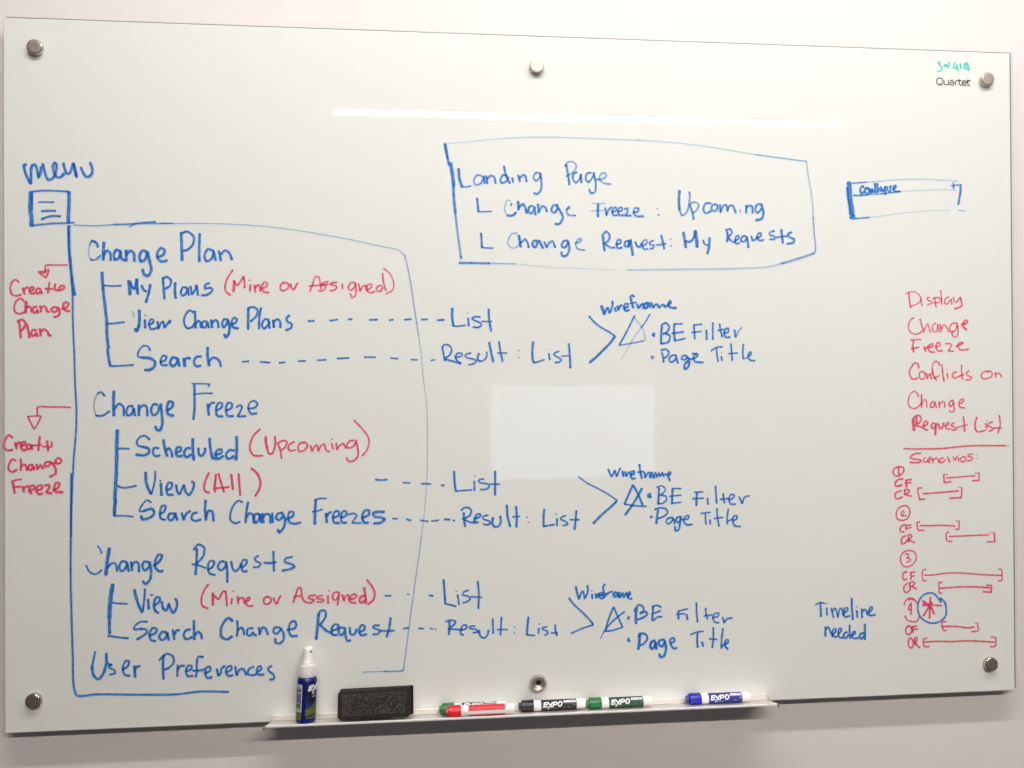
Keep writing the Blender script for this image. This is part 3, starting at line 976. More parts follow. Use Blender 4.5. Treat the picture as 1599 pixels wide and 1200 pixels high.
4~0.95:8951 1694 8935 1535 8920 1377
3~0.95:8920 1377 9067 1359
3.4~0.95:9139 1491 9133 1394
2.4~0.76:9140 1566 9159 1569
3~0.95:9285 1509 9209 1498 9200 1470 9294 1430 9304 1392 9246 1356
3.8~0.95:9437 1538 9442 1444 9468 1345
2.8~0.95:9360 1394 9484 1395
# b|E:large bracket right of third lists
3.4~0.95:9692 2017 9784 1895 9915 1771 10047 1636 10135 1525
3~0.95:10134 1514 9980 1475 9847 1425 9726 1375
# b|Wireframe
4~0.95:9819 2220 9840 2111 9877 1990
3.6~0.95:9877 2001 9928 2119 9950 2129 9978 1998 10039 2127 10033 2236
3.6~0.95:10116 2070 10120 1994
2~0.95:10105 2136 10120 2135
3.6~0.95:10182 2079 10193 2002 10237 2088
3.4~0.95:10248 2044 10304 2054 10304 2097 10259 2088 10248 2022 10292 1984
3.6~0.95:10360 2248 10320 2206 10337 2074 10303 1988
3.4~0.95:10325 1998 10426 2094 10497 2113
2.8~0.95:10270 2055 10386 2084
4.6~0.95:10559 2101 10514 2069 10525 2014 10581 2045 10592 2100 10607 2001
3.6~0.95:10626 2099 10636 2000 10681 2086 10703 1998 10748 2084 10781 1985
3.6~0.95:10781 2029 10826 2060 10809 2105 10781 2051 10803 1973 10852 1972
# b|T:crossed triangle sketch
3.4~0.95:10509 1829 10446 1678 10389 1527 10366 1408
3.4~0.95:10513 1825 10590 1652 10678 1457
3~0.95:10355 1393 10488 1404 10667 1453
3.2~0.95:10713 1735 10579 1641 10422 1504 10322 1377
1.6~0.95:10322 1377 10266 1265
# b|BE
6.5~0.95:10779 1624 10792 1619
5~0.95:10936 1794 10924 1663 10923 1514
3.6~0.95:10891 1741 10981 1858 11059 1812 11070 1746 11003 1693
3.8~0.95:11003 1704 11115 1723 11137 1678 11069 1626 10957 1585
3.8~0.95:11245 1829 11238 1697 11226 1566
3.4~0.95:11227 1807 11317 1837 11395 1798
3.2~0.95:11215 1676 11384 1736
3.2~0.95:11248 1554 11316 1618 11406 1626
# b|Filter
3~0.95:11710 1715 11891 1754
2.8~0.95:11676 1661 11834 1667
4~0.95:11721 1715 11720 1572
4~0.95:11868 1655 11890 1556
3.4~0.95:12057 1859 12060 1694 12077 1505
3.4~0.95:12231 1754 12241 1644 12264 1555
3~0.95:12196 1612 12355 1629
3~0.95:12355 1574 12469 1603 12480 1658 12401 1650 12366 1573 12400 1495 12479 1481
3.4~0.95:12548 1579 12582 1478
3~0.95:12582 1478 12628 1543 12737 1562
# b|Page
4~0.95:10788 1252 10776 1208 10810 1196
5~0.95:11000 1332 10988 1201 10965 1048
3.8~0.95:10966 1267 11000 1332 11112 1306 11134 1229 11066 1144 10999 1113
5~0.95:11279 1191 11212 1171 11189 1084 11222 1039 11279 1103 11291 1169 11301 1037
4.4~0.95:11448 1207 11358 1188 11346 1123 11402 1077 11459 1163
4.6~0.95:11459 1185 11481 1052 11446 911 11379 885 11356 947
3.8~0.95:11571 1133 11646 1174 11624 1234 11560 1203 11571 1111 11627 1036 11683 1045
# b|Title
3~0.95:11944 1278 12058 1319 12183 1332
4~0.95:12076 1296 12068 1164 12079 1042
3.8~0.95:12159 1139 12181 1054
3.4~0.95:12372 1397 12375 1220 12351 1022
3~0.95:12295 1189 12443 1173
3.4~0.95:12558 1368 12534 1214 12522 1005
3.2~0.95:12533 1037 12602 1101
3.6~0.95:12602 1079 12659 1121 12648 1166 12602 1146 12590 1057 12647 989
# b|O:collapse panel box
9~0.84:15044 9648 15058 9504 15070 9323 15097 9161 15111 9017
4~0.84:15006 9557 15020 9377 15051 9196 15059 9052
3~0.84:15049 8979 15125 9026 15162 8972 15077 8971
2.4~0.84:15110 9635 15252 9648 15385 9663
1.4~0.5:15385 9663 15669 9687 15955 9714 16242 9730 16529 9739 16914 9728 17204 9716
3~0.84:15128 9411 15250 9409 15402 9426
2~0.67:15402 9426 15573 9440 15706 9452
1~0.42:16049 9499 16336 9517 16624 9535 16913 9551 17183 9538
2.6~0.84:15162 8977 15285 8983 15437 9000
1~0.42:15437 9000 15702 9029 15931 9065 16237 9106 16525 9132 16813 9151 17045 9151
4.4~0.84:17258 9652 17261 9543 17236 9396 17210 9267
1.6~0.59:17200 9157 17364 9150
# b|collapse
4~0.84:15337 9581 15289 9571 15261 9507 15288 9444 15345 9482
5~0.84:15422 9555 15365 9536 15355 9473 15402 9446 15450 9492 15431 9543
4.4~0.84:15555 9643 15558 9558 15563 9467
4.4~0.84:15603 9640 15608 9559 15611 9477
5~0.84:15507 9530 15469 9511 15478 9466 15526 9503
4~0.84:15678 9578 15649 9541 15668 9496 15706 9542 15715 9488
3.4~0.84:15745 9579 15754 9507 15759 9429
3.4~0.84:15745 9570 15792 9580 15801 9535 15763 9507
3.4~0.84:15878 9600 15840 9581 15868 9536 15849 9496 15811 9495
3.6~0.84:15916 9537 15964 9574 15964 9611 15926 9601 15916 9528 15963 9498 16049 9499
2~0.84:16049 9499 15858 9472 15668 9446
# b|plus sign
2.8~0.84:17117 9687 17122 9568
2.4~0.84:17072 9622 17223 9646
# g|3N
3.4:16821 11949 16845 11973 16874 11960 16850 11918 16888 11897 16907 11861 16888 11814 16839 11804
2.4~0.6:16839 11804 16801 11793
3.4:16946 11885 16966 11913 16985 11927
4.4:16985 11927 17023 11887
3:17038 11878 17043 11920 17053 11980
# g|414
3.4:17169 11970 17149 11923 17134 11877 17178 11874 17222 11880
4:17208 11934 17217 11870 17226 11820
3.4:17271 11959 17280 11909 17284 11859
4:17392 11982 17363 11921 17352 11866 17411 11877
5:17397 11982 17426 11923 17444 11832
# r|A:lower red arrow
2.8~0.95:1081 5530 976 5539 793 5540 546 5539 545 5403
2.4~0.95:382 5382 493 5390 605 5389
2.6~0.95:390 5377 441 5267 493 5171 545 5252 605 5383
# r|Create
3.6~0.95:143 5025 78 5072 26 4999 0 4876 52 4808 142 4820
4~0.95:181 4942 207 4833
4~0.95:199 4888 241 4942 272 4933
4~0.95:272 4887 350 4905 345 4954 298 4941 277 4873 311 4805 362 4818
4~0.95:427 4904 381 4899 375 4831 427 4830 440 4898 458 4822
3.6~0.95:584 5039 570 4924 557 4801
3~0.95:466 4885 609 4896
4~0.95:701 4964 719 4799
3~0.95:635 4869 779 4867 771 4949
# r|Change
3.6~0.95:194 4629 142 4662 85 4576 77 4481 141 4439 206 4479
3.6~0.95:271 4660 276 4546 271 4464
3.6~0.95:276 4519 323 4573 362 4531 369 4463
4~0.95:466 4557 414 4558 395 4484 439 4467 479 4543 491 4475
3.6~0.95:531 4570 543 4482 596 4555 634 4486
3.6~0.95:739 4608 674 4595 661 4527 726 4540 765 4594
4~0.95:752 4608 830 4511 838 4401 744 4353
3.6~0.95:804 4593 908 4578 935 4632 883 4674 843 4634 856 4565
# r|Freeze
3.8~0.95:146 4262 154 4194 172 4079
3.2~0.95:120 4276 193 4302 284 4314
3.2~0.95:141 4180 270 4192
3.8~0.95:301 4191 322 4095
3.8~0.95:317 4150 361 4190 400 4195
3.8~0.95:413 4121 491 4147 491 4202 439 4202 405 4121 452 4066
3.8~0.95:524 4119 613 4145 613 4208 556 4201 524 4119 568 4056 628 4071
3.8~0.95:660 4199 733 4217 738 4170 686 4089 777 4068
3.8~0.95:795 4114 873 4154 900 4236 848 4250 816 4155 842 4095 960 4084
# r|Display
3~0.84:16211 7599 16219 7466 16244 7300
2~0.84:16150 7565 16220 7599 16325 7603 16412 7550 16455 7467 16411 7401 16253 7325
2.6~0.84:16446 7476 16472 7343
2~0.59:16455 7484 16464 7492
2.4~0.84:16622 7501 16569 7493 16586 7451 16665 7418 16673 7394 16577 7360
2.4~0.84:16727 7494 16735 7402 16752 7311
2.4~0.84:16683 7477 16762 7502 16832 7478 16849 7436 16796 7402 16700 7402
2.4~0.84:16842 7636 16859 7503 16866 7373
2.4~0.84:17008 7512 16938 7478 16919 7403 16972 7370 17034 7454
2.4~0.84:17052 7470 17069 7370
2.6~0.84:17096 7504 17113 7429 17166 7413 17202 7471 17237 7496
3.4~0.84:17238 7505 17263 7405 17272 7346 17201 7313 17121 7287
# r|Change
2.6~0.84:16312 7110 16251 7085 16207 7002 16206 6886 16266 6819 16345 6803 16424 6828 16459 6869
3~0.84:16426 7093 16460 6986 16503 6836
2.4~0.84:16503 6869 16538 6936 16583 7003 16608 6919 16634 6836
2.4~0.84:16741 7011 16688 6978 16678 6870 16739 6845 16775 6895 16779 6970
2.4~0.84:16776 6995 16801 6920 16809 6845
2.4~0.84:16828 6995 16853 6845
2.4~0.84:16854 6903 16907 6987 16934 6970 17003 6845
2.6~0.84:17163 7012 17075 7012 17021 6920 17038 6854 17126 6870 17171 6970
2.4~0.84:17172 7012 17188 6870 17170 6770 17108 6750 17064 6795 17082 6870
3.4~0.84:17251 6987 17357 7013 17384 7054 17340 7071 17295 7021 17286 6954 17365 6887
# r|Freeze
2.4~0.84:16231 6687 16335 6700 16449 6703
3.4~0.84:16300 6687 16282 6571 16299 6463
3~0.84:16247 6529 16404 6554
3~0.84:16500 6562 16535 6479
3~0.84:16518 6521 16579 6570 16597 6579
3~0.84:16605 6546 16684 6579 16676 6620 16623 6604 16579 6537 16631 6471 16719 6462
3~0.84:16737 6562 16825 6595 16825 6637 16773 6645 16737 6570 16772 6496 16868 6487
2.4~0.84:16931 6620 17019 6629 17054 6595 17009 6512 16982 6487 17097 6479
3~0.84:17133 6570 17248 6612 17292 6637 17248 6654 17186 6604 17212 6520 17291 6503 17397 6520
# r|Conflicts
3.2~0.84:16401 6162 16384 6237 16323 6259 16262 6196 16217 6113 16217 6030 16260 5964 16329 5955 16373 5980
2.6~0.84:16470 6104 16418 6079 16408 5988 16460 5946 16513 5979 16523 6046 16479 6096
2.6~0.84:16549 6071 16566 5954 16592 6029 16628 6054
2.6~0.84:16672 6145 16663 6070 16671 6029
2.6~0.84:16628 6045 16644 5954
2.4~0.84:16663 6128 16673 6228 16735 6291 16796 6261 16813 6203
2.6~0.84:16672 6128 16689 6028 16749 5929
2.4~0.84:16680 5970 16750 5995 16803 6020
2.8~0.84:16857 6228 16874 6078 16899 5908
2.6~0.84:16961 6061 16978 5961
2~0.5:16953 6127 16976 6127
3~0.84:17147 6085 17085 6069 17067 6002 17110 5969 17190 6002 17296 6035
2.6~0.84:17254 6218 17252 6093 17269 5943
2.6~0.84:17403 6109 17341 6068 17358 6034 17455 5976 17428 5942 17331 5934
# r|on
2.8~0.84:17793 6100 17704 6083 17650 6025 17667 5966 17774 5958 17863 6007 17873 6058 17837 6095 17748 6091
2.6~0.84:17935 6074 17943 5982
2.6~0.84:17944 6032 17997 6066 18042 6023 18059 5981
# r|Change
2.6~0.84:16388 5615 16371 5681 16301 5723 16223 5666 16187 5566 16195 5450 16273 5397 16360 5416 16431 5482
2.8~0.84:16450 5664 16445 5532 16448 5415
2.6~0.84:16448 5465 16492 5564 16536 5556 16553 5423
2.6~0.84:16685 5530 16641 5514 16623 5431 16675 5414 16711 5513
2.6~0.84:16711 5530 16745 5405
2.6~0.84:16790 5529 16807 5413
2.6~0.84:16807 5479 16860 5529 16904 5512 16907 5420
3~0.84:17072 5552 17019 5528 16992 5461 17035 5428 17080 5494
2.6~0.84:17080 5544 17097 5411 17088 5336 17026 5325 17000 5353
2.6~0.84:17186 5477 17256 5501 17301 5559 17248 5568 17195 5510 17203 5426 17309 5401
# r|Request
6~0.84:16280 5201 16279 5118 16296 4986
3.4~0.84:16280 5201 16324 5259 16411 5258 16437 5183 16375 5109 16305 5093
4~0.84:16341 5250 16349 5118
2.8~0.84:16323 5068 16410 5059 16462 5034
3.4~0.84:16480 5067 16550 5091 16568 5141 16515 5158 16480 5083 16505 5000 16567 4991
3.4~0.84:16690 5123 16646 5098 16654 5015 16707 5031 16743 5114
4.4~0.84:16725 5114 16724 4998 16715 4898
3.4~0.84:16778 5105 16812 5014 16856 5030 16883 5121
2.6~0.84:16900 5054 16980 5087 16989 5137 16936 5112 16918 5046 16962 5004 17023 5012
2.8~0.84:17095 5119 17033 5086 17050 5061 17147 5019 17129 4994 17041 4986
3~0.84:17281 5234 17297 5092 17305 4950
2.4~0.84:17164 5035 17359 5083
# r|List
3.6~0.84:17555 5223 17519 5107 17518 5007
3~0.84:17518 5007 17553 4948 17624 4947 17730 4980
3~0.84:17731 5105 17748 5013
2~0.5:17749 5152 17767 5158
2.8~0.84:17874 5129 17785 5096 17775 5063 17864 5012 17864 4978 17792 4954
3.2~0.84:18008 5253 18025 5085 17979 4918
2.6~0.84:17882 5011 18051 5018
# r|L:red dividing line
3~0.95:16083 4645 16265 4634 16552 4632 16840 4636 17130 4661 17420 4680 17770 4679 18131 4675
2~0.57:18160 4671 18196 4674
# r|Scenarios:
3~0.95:16427 4550 16302 4539 16216 4485 16216 4467 16340 4438 16435 4419 16397 4383 16205 4382
2.4~0.95:16512 4463 16474 4427 16492 4382 16550 4390
2.4~0.95:16560 4408 16627 4434 16618 4475 16579 4462 16560 4399 16607 4366
2.4~0.95:16656 4452 16665 4361
2.4~0.95:16665 4407 16723 4460 16752 4451 16790 4369
2.4~0.95:16877 4449 16820 4450 16800 4378 16857 4368 16916 4431
3~0.95:16958 4476 17000 4375
2.6~0.95:17070 4474 17108 4410 17148 4482
2.4~0.95:17176 4454 17186 4390
1.8~0.57:17167 4509 17183 4509
2.4~0.95:17283 4480 17225 4454 17224 4390 17282 4380 17331 4425 17312 4471 17264 4472
2.4~0.95:17458 4524 17380 4516 17361 4489 17457 4451 17437 4405 17350 4397
2.4~0.57:17545 4514 17555 4513
2.4~0.76:17550 4437 17560 4437
# r|circled 1
3~0.95:15985 4302 15900 4272 15870 4200 15899 4145 15975 4126 16051 4170 16090 4242 16062 4297 15976 4298
3.2~0.95:15985 4289 15985 4208 15994 4135
# r|CF
3.6~0.95:16069 4070 15993 4066 15917 4009 15912 3946 15973 3936 16050 3962
3.4~0.95:16126 4042 16126 3970 16141 3915
3.2~0.95:16117 4042 16232 4059
3~0.95:16107 3988 16231 4004
# r|CR
3.2~0.95:16030 3844 15944 3828 15905 3765 15914 3711 15971 3701 16057 3735
3.2~0.95:16102 3852 16096 3771
3.2~0.95:16087 3853 16144 3875 16192 3851 16172 3806 16115 3780
2.8~0.95:16124 3779 16181 3751 16239 3747
# r|S:bracketed span
2.2~0.76:16962 4142 16875 4136
3~0.95:16879 4136 16889 4003
3~0.95:16883 3994 16951 3996 17028 4006
2.4~0.95:16922 4075 17144 4090 17377 4105 17513 4108
2.2~0.76:17503 4157 17591 4160
2.6~0.95:17591 4160 17586 4019
2.8~0.95:17454 4016 17580 4019
# r|S:bracketed span
2.8~0.95:16441 3896 16364 3890 16391 3678
3~0.95:16391 3678 16497 3682
3~0.95:16459 3786 16737 3800 17026 3818 17171 3830
1.8~0.57:17153 3898 17239 3888
2.8~0.95:17243 3888 17228 3700
3.2~0.95:16991 3691 17103 3698 17228 3700
# r|circled 2
2.8~0.95:16132 3567 16046 3563 15960 3502 15927 3412 15949 3321 16044 3292 16140 3317 16194 3406 16195 3497 16142 3561
2.2~0.95:16026 3392 16036 3446 16074 3472 16083 3427 16035 3373 16131 3380
# r|CF
3~0.95:16110 3209 16044 3192 16001 3129 16014 3080 16081 3073
3~0.95:16120 3199 16123 3109
2.6~0.95:16120 3190 16225 3203
2.6~0.95:16110 3133 16225 3155
# r|CR
3~0.95:16118 3000 16051 2974 16022 2903 16031 2848 16098 2865 16146 2927
3~0.95:16166 2999 16165 2881
3~0.95:16157 3008 16214 3022 16233 2979 16185 2935 16156 2927
3~0.95:16175 2917 16251 2879 16289 2869
# r|S:bracketed span
2.6~0.95:16397 3253 16340 3249 16352 3113
2.6~0.95:16364 3098 16482 3095
2.8~0.95:16397 3188 16579 3181 16829 3183 17098 3161
2~0.57:17109 3264 17186 3255
2.6~0.95:17180 3255 17175 3104
2.6~0.95:17098 3100 17175 3104
# r|S:bracketed span
2.6~0.95:16982 3048 16924 3037 16926 2891
2.6~0.95:16951 2876 17042 2874
2.6~0.95:16981 2968 17213 2970 17503 2978 17775 2981
2~0.47:17795 3027 17892 3015
3.2~0.95:17892 3015 17895 2851
2.4~0.95:17735 2851 17891 2845
# r|circled 3
2.6~0.95:16192 2723 16078 2698 16010 2609 16015 2500 16085 2423 16190 2427 16286 2494 16321 2602 16278 2693 16183 2723
2.4~0.95:16097 2652 16154 2660 16173 2623 16125 2579 16191 2568 16210 2541 16124 2494
# r|CF
3~0.95:16132 2325 16065 2300 16046 2237 16064 2173 16131 2180
3~0.95:16208 2314 16211 2173
2.6~0.95:16204 2300 16294 2316
2.6~0.95:16204 2233 16280 2240
# r|CR
2.8~0.95:16140 2099 16082 2064 16068 1974 16100 1928 16177 1962 16197 2025
2.8~0.95:16178 2107 16196 1988
2.6~0.95:16178 2107 16255 2128 16293 2094 16245 2060 16197 2043
2.8~0.95:16216 2051 16273 2013 16320 1994
# r|S:bracketed span
2.4~0.95:16515 2352 16448 2348 16456 2144 16523 2146
2.6~0.95:16476 2249 16667 2248 16860 2270 17052 2277 17304 2263 17594 2232 18022 2202
2.4~0.95:17965 2326 18027 2317 18038 2211 18031 2105 17959 2103
# r|S:bracketed span
2.8~0.95:16839 2101 16766 2100 16771 1990 16770 1899 16828 1901
3~0.95:16790 1990 17012 2002 17301 2006 17553 1995 17806 1970
2.8~0.95:17719 2022 17822 2015 17815 1891
3.4~0.95:17650 1901 17815 1887
# r|circled 4
2.6~0.95:16070 1693 16099 1774 16176 1822 16262 1805 16328 1722
4~0.95:16157 1799 16214 1816 16262 1791
2.6~0.95:16084 1494 16125 1420 16220 1381 16325 1387 16370 1476
2.6~0.95:16185 1708 16155 1609 16222 1604
2.6~0.95:16213 1743 16213 1626 16202 1508
# r|red asterisk
3.6~0.95:16597 1832 16586 1669 16575 1433
4~0.95:16443 1764 16567 1678
5~0.95:16442 1691 16586 1683
3~0.95:16586 1683 16816 1665
3.6~0.95:16567 1651 16450 1482
3.6~0.95:16605 1650 16665 1512
4.4~0.95:16586 1678 16625 1731
# b|O:blue circle round the asterisk
3.4~0.95:16813 1725 16741 1818 16665 1893 16588 1910 16473 1881 16376 1784 16341 1640 16374 1494 16488 1381 16641 1335 16795 1371 16892 1459 16912 1586 16875 1733 16789 1808
# r|CF
3~0.95:16143 1302 16105 1249 16113 1158 16171 1138 16219 1209 16191 1291 16134 1302
3~0.95:16239 1290 16238 1172
2.6~0.95:16238 1277 16325 1296
2.6~0.95:16238 1226 16343 1241
# r|CR
3~0.95:16180 1074 16150 1012 16169 903 16216 883 16251 963 16218 1055 16180 1074
3~0.95:16271 1053 16284 935
2.6~0.95:16271 1062 16323 1088 16322 1024 16293 980
3~0.95:16293 971 16369 878
# r|S:bracketed span
2.6~0.95:16910 1353 16824 1352 16832 1243 16851 1188 16909 1195
3~0.95:16813 1265 17006 1265 17160 1254 17314 1227 17469 1237
2~0.57:17480 1313 17538 1311
2.8~0.95:17538 1311 17546 1165 17411 1151
# r|S:bracketed span
2.8~0.95:16524 1057 16457 1047 16461 907 16570 898
3~0.95:16466 987 16715 992 17003 979 17351 980 17875 938
2.6~0.95:17808 1037 17895 1025 17890 861 17787 855
# b|Timeline
2.8~0.95:14332 1753 14426 1791 14520 1772
4~0.95:14426 1791 14434 1668 14438 1533
3.4~0.95:14554 1689 14558 1557
2.4~0.76:14554 1771 14566 1771
3.4~0.95:14639 1686 14681 1504
3.2~0.95:14656 1612 14708 1684 14734 1642 14767 1510 14811 1664 14845 1672 14870 1539
3.6~0.95:14879 1572 14957 1635 14957 1676 14914 1678 14879 1588 14905 1513 14999 1527
4~0.95:15041 1855 15043 1666 15059 1459
3.8~0.95:15138 1621 15142 1498
2.4~0.95:15130 1696 15147 1692
3.4~0.95:15233 1652 15241 1486
3.4~0.95:15233 1577 15285 1642 15328 1607 15345 1533
3.4~0.95:15362 1573 15441 1645 15432 1687 15392 1663 15371 1581 15397 1523 15501 1536
# b|needed
4~0.95:14526 1337 14522 1255 14521 1164
3.4~0.95:14534 1287 14577 1335 14619 1251 14661 1151
3.4~0.95:14653 1168 14713 1232 14731 1289 14679 1290 14662 1217 14696 1142 14756 1156
3.4~0.95:14773 1197 14834 1261 14826 1302 14786 1287 14773 1197 14807 1122 14867 1128
4~0.95:14945 1224 14894 1209 14876 1136 14919 1110 14971 1174
3.8~0.95:14998 1354 14992 1239 15005 1107
3.4~0.95:15031 1147 15100 1202 15101 1235 15057 1220 15036 1147 15074 1104 15160 1110
4~0.95:15264 1197 15212 1190 15186 1125 15220 1091 15281 1147
4.2~0.95:15291 1361 15296 1212 15289 1072
# k|Quartet
1.5:16862 11672 16814 11656 16797 11610 16808 11560 16856 11539 16905 11558 16920 11605 16910 11655 16862 11672
1.5:16866 11566 16895 11535
1.5:16946 11626 16948 11569 16967 11547 17021 11548
1.5:17036 11628 17035 11546
1.5:17065 11627 17118 11634 17137 11611 17137 11547 17079 11545 17059 11563 17074 11591 17137 11593
1.5:17175 11548 17176 11612 17191 11631 17226 11634
1.5:17254 11656 17253 11569 17267 11551 17296 11547
1.5:17239 11628 17297 11630
1.5:17316 11589 17394 11592 17384 11628 17346 11636 17316 11612 17316 11571 17340 11544 17389 11547
1.5:17424 11657 17423 11565 17437 11547 17461 11546
1.5:17409 11631 17477 11631
"""

# ---------------------------------------------------------------- wall and ceiling lamps
bm = bmesh.new(); box(bm, -3.2, 5.2, WALL_Y, WALL_Y + .12, -.95, 2.16)
o = obj('wall', bm, M['wall']); o['kind'] = 'structure'

def ceiling_lamp(x, y, sx, power, tone, label):
    t = empty('ceiling_lamp', label, 'ceiling lamp', (x, y, 2.1), 'linear ceiling lamps'); t.scale = (sx, 1, 1)
    bm = bmesh.new()
    box(bm, -.03, 2.50, -.075, -.040, 0, .06, .003); box(bm, -.03, 2.50, .040, .075, 0, .06, .003)
    box(bm, -.05, -.031, -.075, .075, 0, .06, .003); box(bm, 2.501, 2.52, -.075, .075, 0, .06, .003)
    box(bm, -.03, 2.50, -.039, .039, .020, .06)
    obj('housing', bm, M['fixture'], t)
    bm = bmesh.new(); box(bm, 0, 2.465, -.031, .031, .002, .018)
    obj('diffuser', bm, emit('lamp_glow', tone, power), t)
    return t
ceiling_lamp(-.15, -.79, 1.08, LAMP_NEAR, (1.0, .992, .985), 'long ceiling lamp nearest the wall, just above the board')
ceiling_lamp(.155, -2.79, 1.155, LAMP_FAR, (1.0, .935, .865), 'long ceiling lamp further into the room, mirrored as a white streak in the glass')

t = empty('wall_screen', 'pale lit screen across the room, mirrored faintly in the middle of the glass', 'screen', (1.575, -3.5, .285))
bm = bmesh.new(); box(bm, -.57, .57, -.06, -.012, -.325, .325, .004); obj('bezel', bm, M['grey_cap'], t)
bm = bmesh.new(); box(bm, -.548, .548, -.010, .0, -.305, .305)
obj('display', bm, emit('screen_glow', (.70, .78, 1.0), 2.3), t)
for (x0, x1, z0, z1) in ((-.49, -.42, .19, .26), (.09, .16, .19, .26), (.115, .205, -.06, -.035), (.115, .205, -.105, -.08), (.24, .30, -.10, -.04)):
    bm = bmesh.new(); box(bm, x0, x1, .001, .003, z0, z1); obj('screen_icon', bm, emit('icon_glow', (.85, .80, .70), .5), t)

# ---------------------------------------------------------------- glass board
board = empty('glass_whiteboard', 'large frameless white glass board covered in blue and red handwriting', 'whiteboard', (0, 0, 0))
bm = bmesh.new(); box(bm, 0, W, 0, GLASS, 0, H)
es = [e for e in bm.edges if all(abs(v.co.y) < 1e-6 for v in e.verts)]
bmesh.ops.bevel(bm, geom=es, offset=.0014, segments=1, affect='EDGES')
me_face = obj('glass_panel', bm, M['glass'], board)
me_face.data.materials.append(M['edge'])
for p_ in me_face.data.polygons:
    if p_.normal.y > -.99: p_.material_index = 1
bm = bmesh.new(); box(bm, .001, W + .0062, GLASS + .0002, GLASS + .0022, .002, H + .0042)
obj('backing_sheet', bm, M['backing'], board)
bm = bmesh.new(); box(bm, W + .0063, W + .0108, GLASS + .0003, GLASS + .0020, .004, H + .0038)
obj('side_strip', bm, M['edge'], board)  # pale strip beyond the right edge, level with the backing

def ribbon(bm, uvl, dl, pts, wpx, dens, lift, seed):
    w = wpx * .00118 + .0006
    P = [Vector((x, z)) for x, z in pts]
    if len(P) == 1: P.append(P[0] + Vector((.0003, 0)))
    # Catmull-Rom through the points
    Q = []
    n = len(P)
    for i in range(n - 1):
        p0 = P[i - 1] if i else P[0] * 2 - P[1]; p1, p2 = P[i], P[i + 1]; p3 = P[i + 2] if i + 2 < n else P[-1] * 2 - P[-2]
        # keep real corners: no overshoot where the line turns hard
        def tang(a, b, c):
            u, v = b - a, c - b
            if u.length < 1e-7 or v.length < 1e-7: return (c - a) * .5
            k = max(0., u.normalized().dot(v.normalized()) * .5 + .5) ** .7
            m = (u / u.length + v / v.length) * .5
            return m * k
        L = (p2 - p1).length
        t1, t2 = tang(p0, p1, p2) * L, tang(p1, p2, p3) * L
        if not i: t1 = (p2 - p1)
        if i == n - 2: t2 = (p2 - p1)
        k = max(2, min(9, int(L / .0022)))
        for j in range(k):
            t = j / k
            Q.append(p1 * (2*t**3 - 3*t*t + 1) + t1 * (t**3 - 2*t*t + t) + p2 * (-2*t**3 + 3*t*t) + t2 * (t**3 - t*t))
    Q.append(P[-1])
    # round ends
    d0 = (Q[0] - Q[1]).normalized(); d1 = (Q[-1] - Q[-2]).normalized()
    r = w / 2
    pts2 = [(Q[0] + d0 * r * .42, .35), (Q[0] + d0 * r * .25, .75)] + [(q, 1.) for q in Q] + [(Q[-1] + d1 * r * .25, .75), (Q[-1] + d1 * r * .42, .35)]
    s = 0; rows = []
    Lt = sum((b[0] - a[0]).length for a, b in zip(pts2, pts2[1:]))
    ph = rnd.random() * 9
    for i, (q, f) in enumerate(pts2):
        a = pts2[max(0, i - 1)][0]; b = pts2[min(len(pts2) - 1, i + 1)][0]
        tg = (b - a)
        if tg.length < 1e-9: tg = Vector((1, 0))
        tg.normalize(); nr = Vector((-tg.y, tg.x))
        if i: s += (q - pts2[i - 1][0]).length
        ww = r * f * (1 + .07 * math.sin(s * 420 + ph) + .04 * math.sin(s * 1500 + ph * 3))
        e = min(s, Lt - s) / w
        dd = dens * (.93 + .32 * math.exp(-e * .8))
        y = -(lift + .00012 * s / max(Lt, .01))
        v1 = bm.verts.new((q.x + nr.x * ww, y, q.y + nr.y * ww)); v2 = bm.verts.new((q.x - nr.x * ww, y, q.y - nr.y * ww))
        rows.append((v1, v2, s / w, dd))
    for a, b in zip(rows, rows[1:]):
        f = bm.faces.new((a[0], a[1], b[1], b[0]))
        if f.calc_area() < 1e-12: pass
        for lp, (u, v, d) in zip(f.loops, ((a[2], 1, a[3]), (a[2], 0, a[3]), (b[2], 0, b[3]), (b[2], 1, b[3]))):
            lp[uvl].uv = (u, v); lp[dl].uv = (d, seed)

